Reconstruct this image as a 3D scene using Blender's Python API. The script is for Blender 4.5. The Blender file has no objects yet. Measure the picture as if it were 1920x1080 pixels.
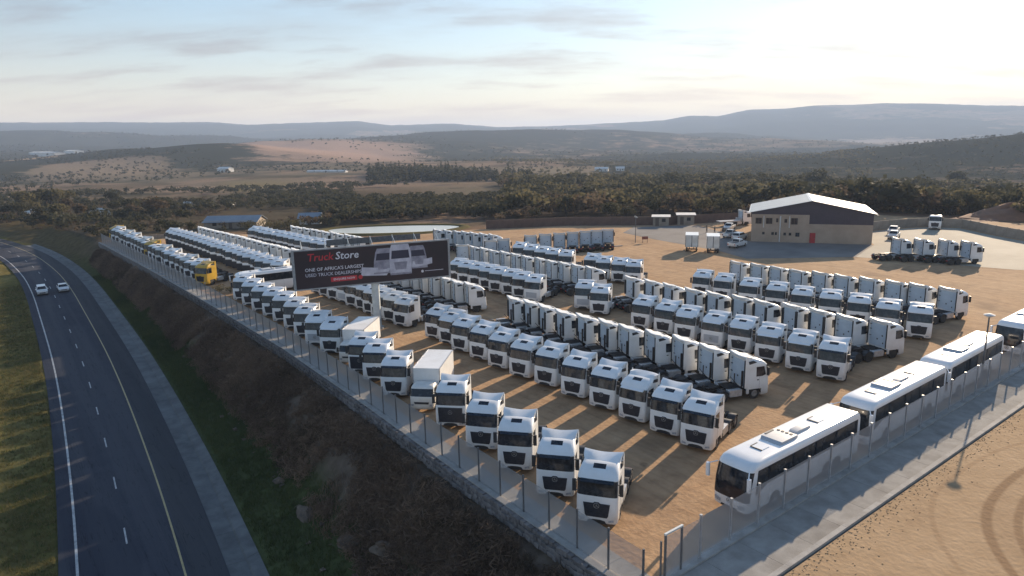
import bpy, bmesh, math, random
import numpy as np
from mathutils import Matrix, Vector

random.seed(7)
RNG = np.random.default_rng(11)
R = math.radians
SC = bpy.context.scene
COL = SC.collection

# ------------------------------------------------------------------ camera
CAM = (-23.233, -23.291, 22.835)
c_right = Vector((0.79419, -0.60729, -0.02158)); c_up = Vector((0.14578, 0.15592, 0.97695)); c_fwd = Vector((0.58993, 0.77903, -0.21236))
cd = bpy.data.cameras.new('camera'); cam = bpy.data.objects.new('camera', cd); COL.objects.link(cam)
cam.matrix_world = Matrix(((c_right.x, c_up.x, -c_fwd.x, CAM[0]), (c_right.y, c_up.y, -c_fwd.y, CAM[1]), (c_right.z, c_up.z, -c_fwd.z, CAM[2]), (0, 0, 0, 1)))
cd.sensor_width = 36.0; cd.lens = 1290.0 / 1920 * 36
cd.clip_start = 0.5; cd.clip_end = 60000
SC.camera = cam

# ------------------------------------------------------------------ light
SUN_AZ = 15.3      # degrees from +X towards +Y
SUN_EL = 17.5
sx, sy, sz = math.cos(R(SUN_AZ)) * math.cos(R(SUN_EL)), math.sin(R(SUN_AZ)) * math.cos(R(SUN_EL)), math.sin(R(SUN_EL))
sd = bpy.data.lights.new('sun', 'SUN'); sun = bpy.data.objects.new('sun', sd); COL.objects.link(sun)
sd.energy = 4.0; sd.angle = R(0.6); sd.color = (1.0, 0.80, 0.58)
sun.rotation_euler = Vector((sx, sy, sz)).to_track_quat('Z', 'Y').to_euler()
sun.location = (60, 20, 120)

W = bpy.data.worlds.new('World'); SC.world = W; W.use_nodes = True
wn, wl = W.node_tree.nodes, W.node_tree.links
wn.clear()
def WN(t, **k):
    n = wn.new(t)
    for a, b in k.items(): setattr(n, a, b)
    return n
def wmath(op, a, b=None, clamp=False):
    n = WN('ShaderNodeMath', operation=op, use_clamp=clamp)
    for i, v in enumerate((a, b)):
        if v is None: continue
        if isinstance(v, (int, float)): n.inputs[i].default_value = v
        else: wl.new(v, n.inputs[i])
    return n.outputs[0]
sky = WN('ShaderNodeTexSky', sky_type='NISHITA', sun_disc=False)
sky.sun_elevation = R(SUN_EL); sky.sun_rotation = R(90 - SUN_AZ)
sky.altitude = 1300; sky.air_density = 1.35; sky.dust_density = 0.35; sky.ozone_density = 3.0
tc = WN('ShaderNodeTexCoord')
sep = WN('ShaderNodeSeparateXYZ'); wl.new(tc.outputs['Generated'], sep.inputs[0])
zc = wmath('ADD', wmath('MAXIMUM', sep.outputs[2], 0.0), 0.16)
px = wmath('DIVIDE', sep.outputs[0], zc); py = wmath('DIVIDE', sep.outputs[1], zc)
# rotate the cloud plane so that the bands lie across the view
ca, sa = math.cos(R(52.9)), math.sin(R(52.9))
u_ = wmath('SUBTRACT', wmath('MULTIPLY', px, sa), wmath('MULTIPLY', py, ca))
v_ = wmath('ADD', wmath('MULTIPLY', px, ca), wmath('MULTIPLY', py, sa))
comb = WN('ShaderNodeCombineXYZ'); wl.new(wmath('MULTIPLY', u_, 0.55), comb.inputs[0]); wl.new(wmath('MULTIPLY', v_, 1.25), comb.inputs[1])
n1 = WN('ShaderNodeTexNoise'); n1.inputs['Scale'].default_value = 1.0; n1.inputs['Detail'].default_value = 7; n1.inputs['Roughness'].default_value = 0.62
wl.new(comb.outputs[0], n1.inputs['Vector'])
r1 = WN('ShaderNodeValToRGB'); r1.color_ramp.elements[0].position = 0.44; r1.color_ramp.elements[1].position = 0.64
wl.new(n1.outputs['Fac'], r1.inputs[0])
n2 = WN('ShaderNodeTexNoise'); n2.inputs['Scale'].default_value = 2.0; n2.inputs['Detail'].default_value = 6; n2.inputs['Roughness'].default_value = 0.6
wl.new(comb.outputs[0], n2.inputs['Vector'])
r2 = WN('ShaderNodeValToRGB'); r2.color_ramp.elements[0].position = 0.50; r2.color_ramp.elements[1].position = 0.66
wl.new(n2.outputs['Fac'], r2.inputs[0])
sdot = WN('ShaderNodeVectorMath', operation='DOT_PRODUCT'); wl.new(tc.outputs['Generated'], sdot.inputs[0]); sdot.inputs[1].default_value = (sx, sy, sz)
glow = wmath('POWER', wmath('MAXIMUM', sdot.outputs['Value'], 0.0), 5.0)
glow2 = wmath('POWER', wmath('MAXIMUM', sdot.outputs['Value'], 0.0), 40.0)
def mixc(f, a, b):
    n = WN('ShaderNodeMix', data_type='RGBA')
    if isinstance(f, (int, float)): n.inputs[0].default_value = f
    else: wl.new(f, n.inputs[0])
    for i, v in ((6, a), (7, b)):
        if isinstance(v, tuple): n.inputs[i].default_value = v
        else: wl.new(v, n.inputs[i])
    return n.outputs[2]
# veil of thin cloud: pale grey away from the sun, cream near it
veil = mixc(glow, (1.85, 2.3, 2.7, 1), (5.0, 5.0, 4.9, 1))
thin = wmath('SUBTRACT', 1.0, wmath('MULTIPLY', sep.outputs[2], 1.25), True)      # the veil thins out overhead
base = mixc(wmath('MULTIPLY', wmath('ADD', wmath('MULTIPLY', r1.outputs[0], 0.38), 0.55), thin), sky.outputs[0], veil)
streak = mixc(glow, (1.55, 1.85, 2.2, 1), (3.8, 3.95, 4.15, 1))
base = mixc(wmath('MULTIPLY', r2.outputs[0], 0.6), base, streak)
# warm band of haze low over the land, all round
low = wmath('POWER', wmath('SUBTRACT', 1.0, wmath('MAXIMUM', sep.outputs[2], 0.0), True), 15.0)
band = mixc(glow, (7.6, 5.3, 3.3, 1), (10.8, 7.7, 4.3, 1))
base = mixc(wmath('MULTIPLY', low, 0.85), base, band)
bg = WN('ShaderNodeBackground'); bg.inputs['Strength'].default_value = 0.088
out = WN('ShaderNodeOutputWorld')
wl.new(base, bg.inputs['Color']); wl.new(bg.outputs[0], out.inputs['Surface'])

SC.view_settings.view_transform = 'Standard'; SC.view_settings.look = 'None'
SC.view_settings.exposure = 1.25; SC.view_settings.gamma = 1.0; SC.view_settings.use_curve_mapping = False
SC.render.engine = 'CYCLES'
SC.cycles.use_denoising = True
SC.cycles.max_bounces = 6; SC.cycles.diffuse_bounces = 2; SC.cycles.glossy_bounces = 2; SC.cycles.transparent_max_bounces = 12; SC.cycles.volume_bounces = 1
SC.cycles.sample_clamp_indirect = 6.0

# ------------------------------------------------------------------ helpers
MATS = {}
def mk(name, col, rough=0.6, metal=0.0, col2=None, scale=1.0, detail=4, lo=0.35, hi=0.65, bump=0.0, bscale=None, rnd=0.0, spec=0.5, coat=0.0, emis=None, coord='Object'):
    m = bpy.data.materials.new(name); m.use_nodes = True; MATS[name] = m
    nt = m.node_tree; N, L = nt.nodes, nt.links
    b = N['Principled BSDF']
    b.inputs['Base Color'].default_value = (*col, 1); b.inputs['Roughness'].default_value = rough; b.inputs['Metallic'].default_value = metal
    b.inputs['Specular IOR Level'].default_value = spec; b.inputs['Coat Weight'].default_value = coat
    b.inputs['Coat Roughness'].default_value = 0.1
    src = None
    if col2 is not None or bump:
        t = N.new('ShaderNodeTexCoord')
        nz = N.new('ShaderNodeTexNoise'); nz.inputs['Scale'].default_value = scale; nz.inputs['Detail'].default_value = detail; nz.inputs['Roughness'].default_value = 0.6
        if coord == 'World':
            g = N.new('ShaderNodeNewGeometry'); L.new(g.outputs['Position'], nz.inputs['Vector'])
        else: L.new(t.outputs[coord], nz.inputs['Vector'])
    if col2 is not None:
        rp = N.new('ShaderNodeValToRGB'); rp.color_ramp.elements[0].position = lo; rp.color_ramp.elements[1].position = hi
        rp.color_ramp.elements[0].color = (*col, 1); rp.color_ramp.elements[1].color = (*col2, 1)
        L.new(nz.outputs['Fac'], rp.inputs[0]); src = rp.outputs[0]
        L.new(src, b.inputs['Base Color'])
    if rnd:
        oi = N.new('ShaderNodeObjectInfo'); hs = N.new('ShaderNodeHueSaturation')
        mr = N.new('ShaderNodeMapRange'); mr.inputs['To Min'].default_value = 1 - rnd; mr.inputs['To Max'].default_value = 1 + rnd * 0.4
        L.new(oi.outputs['Random'], mr.inputs[0]); L.new(mr.outputs[0], hs.inputs['Value'])
        if src is not None: L.new(src, hs.inputs['Color'])
        else: hs.inputs['Color'].default_value = (*col, 1)
        L.new(hs.outputs[0], b.inputs['Base Color'])
    if bump:
        if bscale:
            nb = N.new('ShaderNodeTexNoise'); nb.inputs['Scale'].default_value = bscale; nb.inputs['Detail'].default_value = 5
            L.new(nz.inputs['Vector'].links[0].from_socket, nb.inputs['Vector'])
        else: nb = nz
        bp = N.new('ShaderNodeBump'); bp.inputs['Strength'].default_value = bump; bp.inputs['Distance'].default_value = 0.05
        L.new(nb.outputs['Fac'], bp.inputs['Height']); L.new(bp.outputs[0], b.inputs['Normal'])
    if emis: b.inputs['Emission Color'].default_value = (*emis, 1); b.inputs['Emission Strength'].default_value = 1
    return m

class MB:
    def __init__(s): s.v = []; s.f = []
    def add(s, vs, fs):
        o = len(s.v); s.v += [tuple(p) for p in vs]; s.f += [tuple(i + o for i in f) for f in fs]; return s
    def box(s, x0, x1, y0, y1, z0, z1):
        return s.add([(x0, y0, z0), (x1, y0, z0), (x1, y1, z0), (x0, y1, z0), (x0, y0, z1), (x1, y0, z1), (x1, y1, z1), (x0, y1, z1)],
                     [(0, 3, 2, 1), (4, 5, 6, 7), (0, 1, 5, 4), (1, 2, 6, 5), (2, 3, 7, 6), (3, 0, 4, 7)])
    def prism(s, pts, ax, a0, a1):
        n = len(pts)
        def P(p, a): return {'x': (a, p[0], p[1]), 'y': (p[0], a, p[1]), 'z': (p[0], p[1], a)}[ax]
        return s.add([P(p, a0) for p in pts] + [P(p, a1) for p in pts],
                     [tuple(range(n))[::-1], tuple(range(n, 2 * n))] + [(i, (i + 1) % n, n + (i + 1) % n, n + i) for i in range(n)])
    def cyl(s, p0, p1, r0, r1=None, n=10, cap=True):
        r1 = r0 if r1 is None else r1
        p0, p1 = Vector(p0), Vector(p1); d = (p1 - p0).normalized()
        a = d.orthogonal().normalized(); b = d.cross(a)
        vs = [p + (a * math.cos(2 * math.pi * i / n) + b * math.sin(2 * math.pi * i / n)) * r for p, r in ((p0, r0), (p1, r1)) for i in range(n)]
        fs = [(i, (i + 1) % n, n + (i + 1) % n, n + i) for i in range(n)]
        if cap: fs += [tuple(range(n))[::-1], tuple(range(n, 2 * n))]
        return s.add(vs, fs)
    def loft(s, secs, cap=True, closed=True):
        n = len(secs[0]); vs = [p for q in secs for p in q]; fs = []
        for k in range(len(secs) - 1):
            for i in range(n if closed else n - 1):
                j = (i + 1) % n; fs.append((k * n + i, k * n + j, (k + 1) * n + j, (k + 1) * n + i))
        if cap: fs += [tuple(range(n))[::-1], tuple(range((len(secs) - 1) * n, len(secs) * n))]
        return s.add(vs, fs)
    def slab(s, quad, h):     # any planar polygon given a thickness along -normal
        q = [Vector(p) for p in quad]; nrm = (q[1] - q[0]).cross(q[-1] - q[0]).normalized() * h; n = len(q)
        return s.add(q + [p - nrm for p in q], [tuple(range(n)), tuple(range(n, 2 * n))[::-1]] + [(i, n + i, n + (i + 1) % n, (i + 1) % n) for i in range(n)])
    def multi(s, name, mat, others, smooth=None):     # one mesh, several materials
        n0 = len(s.f); cnts = [n0]
        for o_, _ in others: s.add(o_.v, o_.f); cnts.append(len(s.f))
        me = bpy.data.meshes.new(name); me.from_pydata(s.v, [], s.f)
        for m_ in [mat] + [q for _, q in others]: me.materials.append(MATS[m_])
        idx = np.zeros(len(s.f), np.int32)
        for q in range(len(others)): idx[cnts[q]:cnts[q + 1]] = q + 1
        me.polygons.foreach_set('material_index', idx)
        bm = bmesh.new(); bm.from_mesh(me); bmesh.ops.recalc_face_normals(bm, faces=bm.faces); bm.to_mesh(me); bm.free()
        if smooth is not None: me.shade_smooth(); me.set_sharp_from_angle(angle=R(smooth))
        return me
    def mesh(s, name, mat, smooth=None):
        me = bpy.data.meshes.new(name); me.from_pydata(s.v, [], s.f); me.validate()
        bm = bmesh.new(); bm.from_mesh(me); bmesh.ops.recalc_face_normals(bm, faces=bm.faces); bm.to_mesh(me); bm.free()
        if mat: me.materials.append(MATS[mat])
        if smooth is not None:
            me.shade_smooth(); me.set_sharp_from_angle(angle=R(smooth))
        return me

def obj(name, me, parent=None, loc=(0, 0, 0), rz=0.0, scale=None, kind=None):
    o = bpy.data.objects.new(name, me); COL.objects.link(o)
    o.location = loc
    if rz: o.rotation_euler = (0, 0, rz)
    if scale: o.scale = (scale,) * 3 if isinstance(scale, (int, float)) else scale
    if parent: o.parent = parent
    if kind: o['kind'] = kind
    return o
def tag(o, label, cat, group=None):
    o['label'] = label; o['category'] = cat
    if group: o['group'] = group
    return o
def thing(name, label, cat, loc, rz=0.0, group=None):
    o = bpy.data.objects.new(name, None); COL.objects.link(o); o.empty_display_size = 0.3
    o.location = loc; o.rotation_euler = (0, 0, rz)
    return tag(o, label, cat, group)
def spawn(spec, root):
    """spec: list of (name, mesh, loc, rz, [sub-parts])"""
    for nm, me, loc, rz, subs in spec:
        o = obj(nm, me, root, loc, rz)
        for n2, m2, l2, z2 in subs: obj(n2, m2, o, l2, z2)
ORD = 'first second third fourth fifth sixth seventh eighth ninth tenth eleventh twelfth thirteenth fourteenth fifteenth sixteenth seventeenth eighteenth nineteenth twentieth'.split()
def ordn(i):
    if i < 20: return ORD[i]
    return 'twenty-' + ORD[i - 20] if i < 29 else ('thirtieth' if i == 29 else 'thirty-' + ORD[i - 30])

# smooth numpy value noise
def vn(x, y, seed=0):
    xi = np.floor(x).astype(np.int64); yi = np.floor(y).astype(np.int64); fx = x - xi; fy = y - yi
    fx = fx * fx * (3 - 2 * fx); fy = fy * fy * (3 - 2 * fy)
    def h(a, b):
        n = (a * 374761393 + b * 668265263 + seed * 974634777) & 0x7fffffff
        n = ((n ^ (n >> 13)) * 1274126177) & 0x7fffffff
        return ((n ^ (n >> 16)) & 0xffff) / 65535.0
    return (h(xi, yi) * (1 - fx) + h(xi + 1, yi) * fx) * (1 - fy) + (h(xi, yi + 1) * (1 - fx) + h(xi + 1, yi + 1) * fx) * fy
def fbm(x, y, seed=0, o=4):
    t = 0; a = 1.0; s = 0
    for k in range(o):
        t = t + a * vn(x * 2 ** k, y * 2 ** k, seed + k); s += a; a *= 0.5
    return t / s
def sstep(a, b, x):
    t = np.clip((x - a) / (b - a), 0, 1); return t * t * (3 - 2 * t)

# ------------------------------------------------------------------ materials
mk('paint_white', (0.80, 0.80, 0.79), 0.35, col2=(0.70, 0.69, 0.66), scale=0.9, lo=0.45, hi=0.8, rnd=0.06, coat=0.3)
mk('paint_cream', (0.74, 0.73, 0.69), 0.4, col2=(0.62, 0.60, 0.55), scale=0.9, rnd=0.05, coat=0.2)
mk('paint_yellow', (0.60, 0.36, 0.03), 0.4, col2=(0.50, 0.29, 0.03), scale=1.0, coat=0.2)
mk('paint_bus', (0.82, 0.82, 0.82), 0.3, col2=(0.74, 0.74, 0.73), scale=0.6, lo=0.4, hi=0.8, rnd=0.02, coat=0.4)
mk('glass', (0.010, 0.014, 0.021), 0.07, spec=0.42, col2=(0.075, 0.080, 0.088), scale=1.5, detail=3, lo=0.5, hi=0.78)  # pale mottling paints in soft reflections and a hint of the interior
mk('black_plastic', (0.018, 0.019, 0.022), 0.5, col2=(0.03, 0.03, 0.033), scale=3)
mk('grille_dark', (0.014, 0.016, 0.025), 0.4, col2=(0.03, 0.033, 0.045), scale=5)
mk('chassis', (0.018, 0.018, 0.020), 0.65, col2=(0.05, 0.038, 0.033), scale=2.5, spec=0.25)
mk('rubber', (0.02, 0.02, 0.021), 0.85, col2=(0.05, 0.043, 0.036), scale=4)
mk('rim_grey', (0.35, 0.34, 0.33), 0.5, metal=0.3, col2=(0.20, 0.18, 0.16), scale=6)
mk('alu', (0.55, 0.55, 0.56), 0.4, metal=0.4, col2=(0.42, 0.41, 0.40), scale=3)
mk('chrome', (0.7, 0.7, 0.72), 0.2, metal=0.9)
mk('lamp_glass', (0.42, 0.44, 0.47), 0.15, spec=0.6, col2=(0.25, 0.26, 0.28), scale=8)
mk('red_lamp', (0.35, 0.02, 0.015), 0.3)
mk('grey_panel', (0.45, 0.47, 0.50), 0.45, col2=(0.38, 0.40, 0.43), scale=1)
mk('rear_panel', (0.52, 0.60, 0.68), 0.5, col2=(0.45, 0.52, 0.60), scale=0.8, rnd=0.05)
mk('red_oxide', (0.22, 0.055, 0.03), 0.6, col2=(0.14, 0.04, 0.025), scale=3)
mk('galv', (0.42, 0.43, 0.44), 0.5, metal=0.3, col2=(0.30, 0.30, 0.31), scale=2)
mk('post_grey', (0.15, 0.155, 0.16), 0.5, col2=(0.09, 0.09, 0.095), scale=3)
mk('pole_white', (0.66, 0.69, 0.68), 0.45, col2=(0.52, 0.55, 0.54), scale=1.2)
mk('concrete', (0.40, 0.385, 0.36), 0.85, col2=(0.29, 0.275, 0.255), scale=1.1, detail=8, bump=0.25, bscale=14, coord='World', spec=0.1)
mk('concrete_path', (0.35, 0.335, 0.31), 0.9, col2=(0.25, 0.235, 0.215), scale=0.7, detail=8, bump=0.25, bscale=12, rnd=0.06, coord='World', spec=0.1)
mk('gutter', (0.18, 0.185, 0.185), 0.9, col2=(0.115, 0.118, 0.12), scale=0.6, detail=8, bump=0.3, bscale=10, rnd=0.12, coord='World', spec=0.1)
mk('apron', (0.37, 0.335, 0.27), 0.85, col2=(0.29, 0.26, 0.21), scale=0.12, detail=9, coord='World', bump=0.2, bscale=3, spec=0.1)
mk('paving_grey', (0.23, 0.215, 0.20), 0.9, col2=(0.17, 0.155, 0.145), scale=0.15, detail=9, coord='World', bump=0.2, bscale=3, spec=0.1)
mk('line_white', (0.50, 0.50, 0.49), 0.6, col2=(0.28, 0.28, 0.28), scale=2.0, detail=7, coord='World')
mk('line_yellow', (0.46, 0.36, 0.16), 0.6, col2=(0.32, 0.26, 0.13), scale=2.0, detail=7, coord='World')
mk('wall_beige', (0.42, 0.315, 0.235), 0.85, col2=(0.35, 0.26, 0.19), scale=0.5, detail=8, bump=0.1)
mk('cladding_brown', (0.062, 0.045, 0.060), 0.55, col2=(0.048, 0.035, 0.047), scale=0.6)
mk('roof_sheet', (0.40, 0.46, 0.49), 0.55, col2=(0.34, 0.39, 0.42), scale=0.4, detail=6)
mk('window_frame', (0.10, 0.075, 0.06), 0.5)
mk('door_red', (0.42, 0.02, 0.025), 0.45, col2=(0.30, 0.02, 0.02), scale=2)
mk('precast', (0.36, 0.30, 0.24), 0.9, col2=(0.27, 0.22, 0.175), scale=0.7, detail=8, bump=0.2, rnd=0.12)
mk('brick_wall', (0.17, 0.105, 0.08), 0.9, col2=(0.12, 0.075, 0.06), scale=0.8, detail=8, bump=0.2, rnd=0.10)
mk('stone', (0.24, 0.215, 0.20), 0.9, col2=(0.13, 0.12, 0.125), scale=2.2, detail=8, bump=0.5, rnd=0.35)
mk('rock', (0.19, 0.14, 0.10), 0.9, col2=(0.085, 0.065, 0.052), scale=0.9, detail=9, bump=0.8, bscale=3, rnd=0.25)
mk('soil_red', (0.26, 0.125, 0.07), 0.95, col2=(0.17, 0.085, 0.05), scale=0.3, detail=8, bump=0.6, bscale=1.2)
mk('print_black', (0.018, 0.012, 0.018), 0.45, col2=(0.04, 0.018, 0.024), scale=0.18, detail=3)
mk('print_white', (0.72, 0.70, 0.74), 0.45)
mk('print_red', (0.55, 0.03, 0.04), 0.45)
mk('print_silver', (0.66, 0.64, 0.70), 0.45, col2=(0.46, 0.44, 0.51), scale=1.2)
mk('print_grey', (0.38, 0.36, 0.42), 0.45, col2=(0.22, 0.21, 0.26), scale=1.5)
mk('print_dark', (0.035, 0.032, 0.06), 0.45)
mk('pond_water', (0.52, 0.54, 0.49), 0.3, spec=0.5)
mk('wood_sign', (0.22, 0.07, 0.045), 0.7)
mk('plaster_white', (0.70, 0.68, 0.65), 0.8, col2=(0.58, 0.56, 0.53), scale=0.6)
mk('tin_roof', (0.22, 0.26, 0.30), 0.5, col2=(0.17, 0.20, 0.24), scale=0.3)
mk('skin', (0.20, 0.11, 0.075), 0.6); mk('cloth_dark', (0.03, 0.032, 0.045), 0.8); mk('hair_black', (0.012, 0.01, 0.01), 0.7)

# wire mesh of the fences: too fine to draw wire by wire
m = bpy.data.materials.new('fence_mesh'); m.use_nodes = True; MATS['fence_mesh'] = m
N, L = m.node_tree.nodes, m.node_tree.links
tr = N.new('ShaderNodeBsdfTransparent'); mx = N.new('ShaderNodeMixShader'); mx.inputs[0].default_value = 0.45
N['Principled BSDF'].inputs['Base Color'].default_value = (0.42, 0.43, 0.45, 1); N['Principled BSDF'].inputs['Roughness'].default_value = 0.6
L.new(tr.outputs[0], mx.inputs[1]); L.new(N['Principled BSDF'].outputs[0], mx.inputs[2]); L.new(mx.outputs[0], N['Material Output'].inputs['Surface'])

def world_noise_mat(name, stops, scales, bump=0.3, rough=0.92, extra=None, bscale=4.0):
    """ground-like material: two noises mixed over world position"""
    m = bpy.data.materials.new(name); m.use_nodes = True; MATS[name] = m
    N, L = m.node_tree.nodes, m.node_tree.links; b = N['Principled BSDF']; b.inputs['Roughness'].default_value = rough; b.inputs['Specular IOR Level'].default_value = 0.04
    g = N.new('ShaderNodeNewGeometry')
    fac = None
    for s, w in scales:
        nz = N.new('ShaderNodeTexNoise'); nz.inputs['Scale'].default_value = s; nz.inputs['Detail'].default_value = 7; nz.inputs['Roughness'].default_value = 0.6
        L.new(g.outputs['Position'], nz.inputs['Vector'])
        mu = N.new('ShaderNodeMath'); mu.operation = 'MULTIPLY'; mu.inputs[1].default_value = w; L.new(nz.outputs['Fac'], mu.inputs[0])
        if fac is None: fac = mu.outputs[0]
        else:
            ad = N.new('ShaderNodeMath'); ad.operation = 'ADD'; L.new(fac, ad.inputs[0]); L.new(mu.outputs[0], ad.inputs[1]); fac = ad.outputs[0]
    rp = N.new('ShaderNodeValToRGB')
    while len(rp.color_ramp.elements) < len(stops): rp.color_ramp.elements.new(0.5)
    for e, (p, c) in zip(rp.color_ramp.elements, stops): e.position = p; e.color = (*c, 1)
    L.new(fac, rp.inputs[0]); col = rp.outputs[0]
    if extra: col = extra(N, L, g, col)
    L.new(col, b.inputs['Base Color'])
    nb = N.new('ShaderNodeTexNoise'); nb.inputs['Scale'].default_value = bscale; nb.inputs['Detail'].default_value = 8; L.new(g.outputs['Position'], nb.inputs['Vector'])
    bp = N.new('ShaderNodeBump'); bp.inputs['Strength'].default_value = bump; bp.inputs['Distance'].default_value = 0.12
    L.new(nb.outputs['Fac'], bp.inputs['Height']); L.new(bp.outputs[0], b.inputs['Normal'])
    return m
SANDS = [(0.30, (0.265, 0.166, 0.096)), (0.45, (0.40, 0.258, 0.150)), (0.58, (0.46, 0.306, 0.180)), (0.75, (0.54, 0.38, 0.235))]
def stretched(N, L, g, rot, sx_, sy_, scale, detail=4):
    mp = N.new('ShaderNodeMapping'); mp.inputs['Rotation'].default_value = (0, 0, rot); mp.inputs['Scale'].default_value = (sx_, sy_, 1); L.new(g.outputs['Position'], mp.inputs[0])
    nz = N.new('ShaderNodeTexNoise'); nz.inputs['Scale'].default_value = scale; nz.inputs['Detail'].default_value = detail; L.new(mp.outputs[0], nz.inputs['Vector']); return nz.outputs['Fac']
def ramp(N, L, fac, stops):
    rp = N.new('ShaderNodeValToRGB')
    while len(rp.color_ramp.elements) < len(stops): rp.color_ramp.elements.new(0.5)
    for e, (p, v) in zip(rp.color_ramp.elements, stops): e.position = p; e.color = (v, v, v, 1)
    L.new(fac, rp.inputs[0]); return rp.outputs[0]
def mixin(N, L, fac, col, c2):
    mx = N.new('ShaderNodeMix'); mx.data_type = 'RGBA'; L.new(fac, mx.inputs[0]); L.new(col, mx.inputs[6]); mx.inputs[7].default_value = (*c2, 1); return mx.outputs[2]
def tracks(N, L, g, col):
    # tyre ruts: thin lines of stretched noise in two directions, then damp and oily patches
    RUT = [(0.43, 0), (0.465, .24), (0.49, 0), (0.53, 0), (0.55, .22), (0.58, 0)]
    col = mixin(N, L, ramp(N, L, stretched(N, L, g, 0.10, 1.0, .13, .30, 3), RUT), col, (0.19, 0.125, 0.08))
    col = mixin(N, L, ramp(N, L, stretched(N, L, g, 1.15, 1.0, .16, .22, 3), RUT), col, (0.20, 0.135, 0.088))
    col = mixin(N, L, ramp(N, L, stretched(N, L, g, 0, 1, 1, .16, 6), [(0.56, 0), (0.72, .5)]), col, (0.16, 0.105, 0.07))
    col = mixin(N, L, ramp(N, L, stretched(N, L, g, 0, 1, .6, .75, 3), [(0.68, 0), (0.76, .6)]), col, (0.085, 0.062, 0.048))
    return col
world_noise_mat('yard_sand', SANDS, [(0.07, 0.5), (0.9, 0.5)], bump=0.5, extra=tracks, bscale=3.0)
def rings(N, L, g, col):
    sp = N.new('ShaderNodeVectorMath'); sp.operation = 'SUBTRACT'; L.new(g.outputs['Position'], sp.inputs[0]); sp.inputs[1].default_value = (27.1, -24.1, 0)
    wob = N.new('ShaderNodeTexNoise'); wob.inputs['Scale'].default_value = 0.05; wob.inputs['Detail'].default_value = 1.0; L.new(g.outputs['Position'], wob.inputs['Vector'])
    ln = N.new('ShaderNodeVectorMath'); ln.operation = 'LENGTH'; L.new(sp.outputs[0], ln.inputs[0])
    ad = N.new('ShaderNodeMath'); ad.operation = 'MULTIPLY_ADD'; L.new(wob.outputs['Fac'], ad.inputs[0]); ad.inputs[1].default_value = 3.0; L.new(ln.outputs['Value'], ad.inputs[2])
    rp = N.new('ShaderNodeValToRGB'); cr = rp.color_ramp
    mr = N.new('ShaderNodeMapRange'); mr.inputs['From Min'].default_value = 10; mr.inputs['From Max'].default_value = 22; L.new(ad.outputs[0], mr.inputs[0]); L.new(mr.outputs[0], rp.inputs[0])
    vals = [(0.0, .10), (0.08, .3), (0.14, .05), (0.38, .06), (0.395, .7), (0.42, .7), (0.435, .1), (0.505, .1), (0.52, .75), (0.55, .75), (0.565, 0), (0.74, 0), (0.75, .28), (0.765, .28), (0.775, 0)]
    while len(cr.elements) < len(vals): cr.elements.new(0.5)
    for e, (p, v) in zip(cr.elements, vals): e.position = p; e.color = (v, v, v, 1)
    mx = N.new('ShaderNodeMix'); mx.data_type = 'RGBA'; L.new(rp.outputs[0], mx.inputs[0]); L.new(col, mx.inputs[6]); mx.inputs[7].default_value = (0.22, 0.135, 0.075, 1)
    return mx.outputs[2]
world_noise_mat('open_sand', [(0.28, (0.29, 0.195, 0.115)), (0.48, (0.39, 0.27, 0.162)), (0.62, (0.43, 0.302, 0.185)), (0.8, (0.51, 0.37, 0.235))], [(0.09, 0.45), (0.8, 0.55)], bump=0.4, extra=rings, bscale=3.0)

def asphalt_mat(name, c1, c2, worn):
    def ex(N, L, g, col):
        col = mixin(N, L, ramp(N, L, stretched(N, L, g, 0, 1.0, .012, .55, 4), [(0.42, 0), (0.60, .7)]), col, worn)
        col = mixin(N, L, ramp(N, L, stretched(N, L, g, 0, 1.0, .22, .12, 3), [(0.60, 0), (0.63, .55)]), col, c1)
        return mixin(N, L, ramp(N, L, stretched(N, L, g, 0.02, 1.0, .05, 2.2, 2), [(0.485, 0), (0.495, .5), (0.505, 0)]), col, (0.014, 0.014, 0.016))
    world_noise_mat(name, [(0.35, c1), (0.65, c2)], [(0.5, 0.5), (6.0, 0.5)], bump=0.25, rough=0.82, extra=ex, bscale=25)
asphalt_mat('asphalt', (0.040, 0.044, 0.060), (0.060, 0.064, 0.080), (0.082, 0.085, 0.097))
asphalt_mat('asphalt_edge', (0.044, 0.047, 0.058), (0.060, 0.062, 0.070), (0.078, 0.079, 0.085))
# road dust on the lower bodywork
for nm in ('paint_white', 'paint_cream', 'paint_bus'):
    N, L = MATS[nm].node_tree.nodes, MATS[nm].node_tree.links; b = N['Principled BSDF']; src = b.inputs['Base Color'].links[0].from_socket
    t = N.new('ShaderNodeTexCoord'); sp = N.new('ShaderNodeSeparateXYZ'); L.new(t.outputs['Object'], sp.inputs[0])
    nz = N.new('ShaderNodeTexNoise'); nz.inputs['Scale'].default_value = 2.2; nz.inputs['Detail'].default_value = 6; L.new(t.outputs['Object'], nz.inputs['Vector'])
    mr = N.new('ShaderNodeMapRange'); mr.inputs['From Min'].default_value = 1.5; mr.inputs['From Max'].default_value = 0.3; mr.inputs['To Max'].default_value = 0.75; L.new(sp.outputs[2], mr.inputs[0])
    mu = N.new('ShaderNodeMath'); mu.operation = 'MULTIPLY'; L.new(mr.outputs[0], mu.inputs[0]); L.new(nz.outputs['Fac'], mu.inputs[1])
    mx = N.new('ShaderNodeMix'); mx.data_type = 'RGBA'; L.new(mu.outputs[0], mx.inputs[0]); L.new(src, mx.inputs[6]); mx.inputs[7].default_value = (0.34, 0.26, 0.19, 1); L.new(mx.outputs[2], b.inputs['Base Color'])

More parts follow.
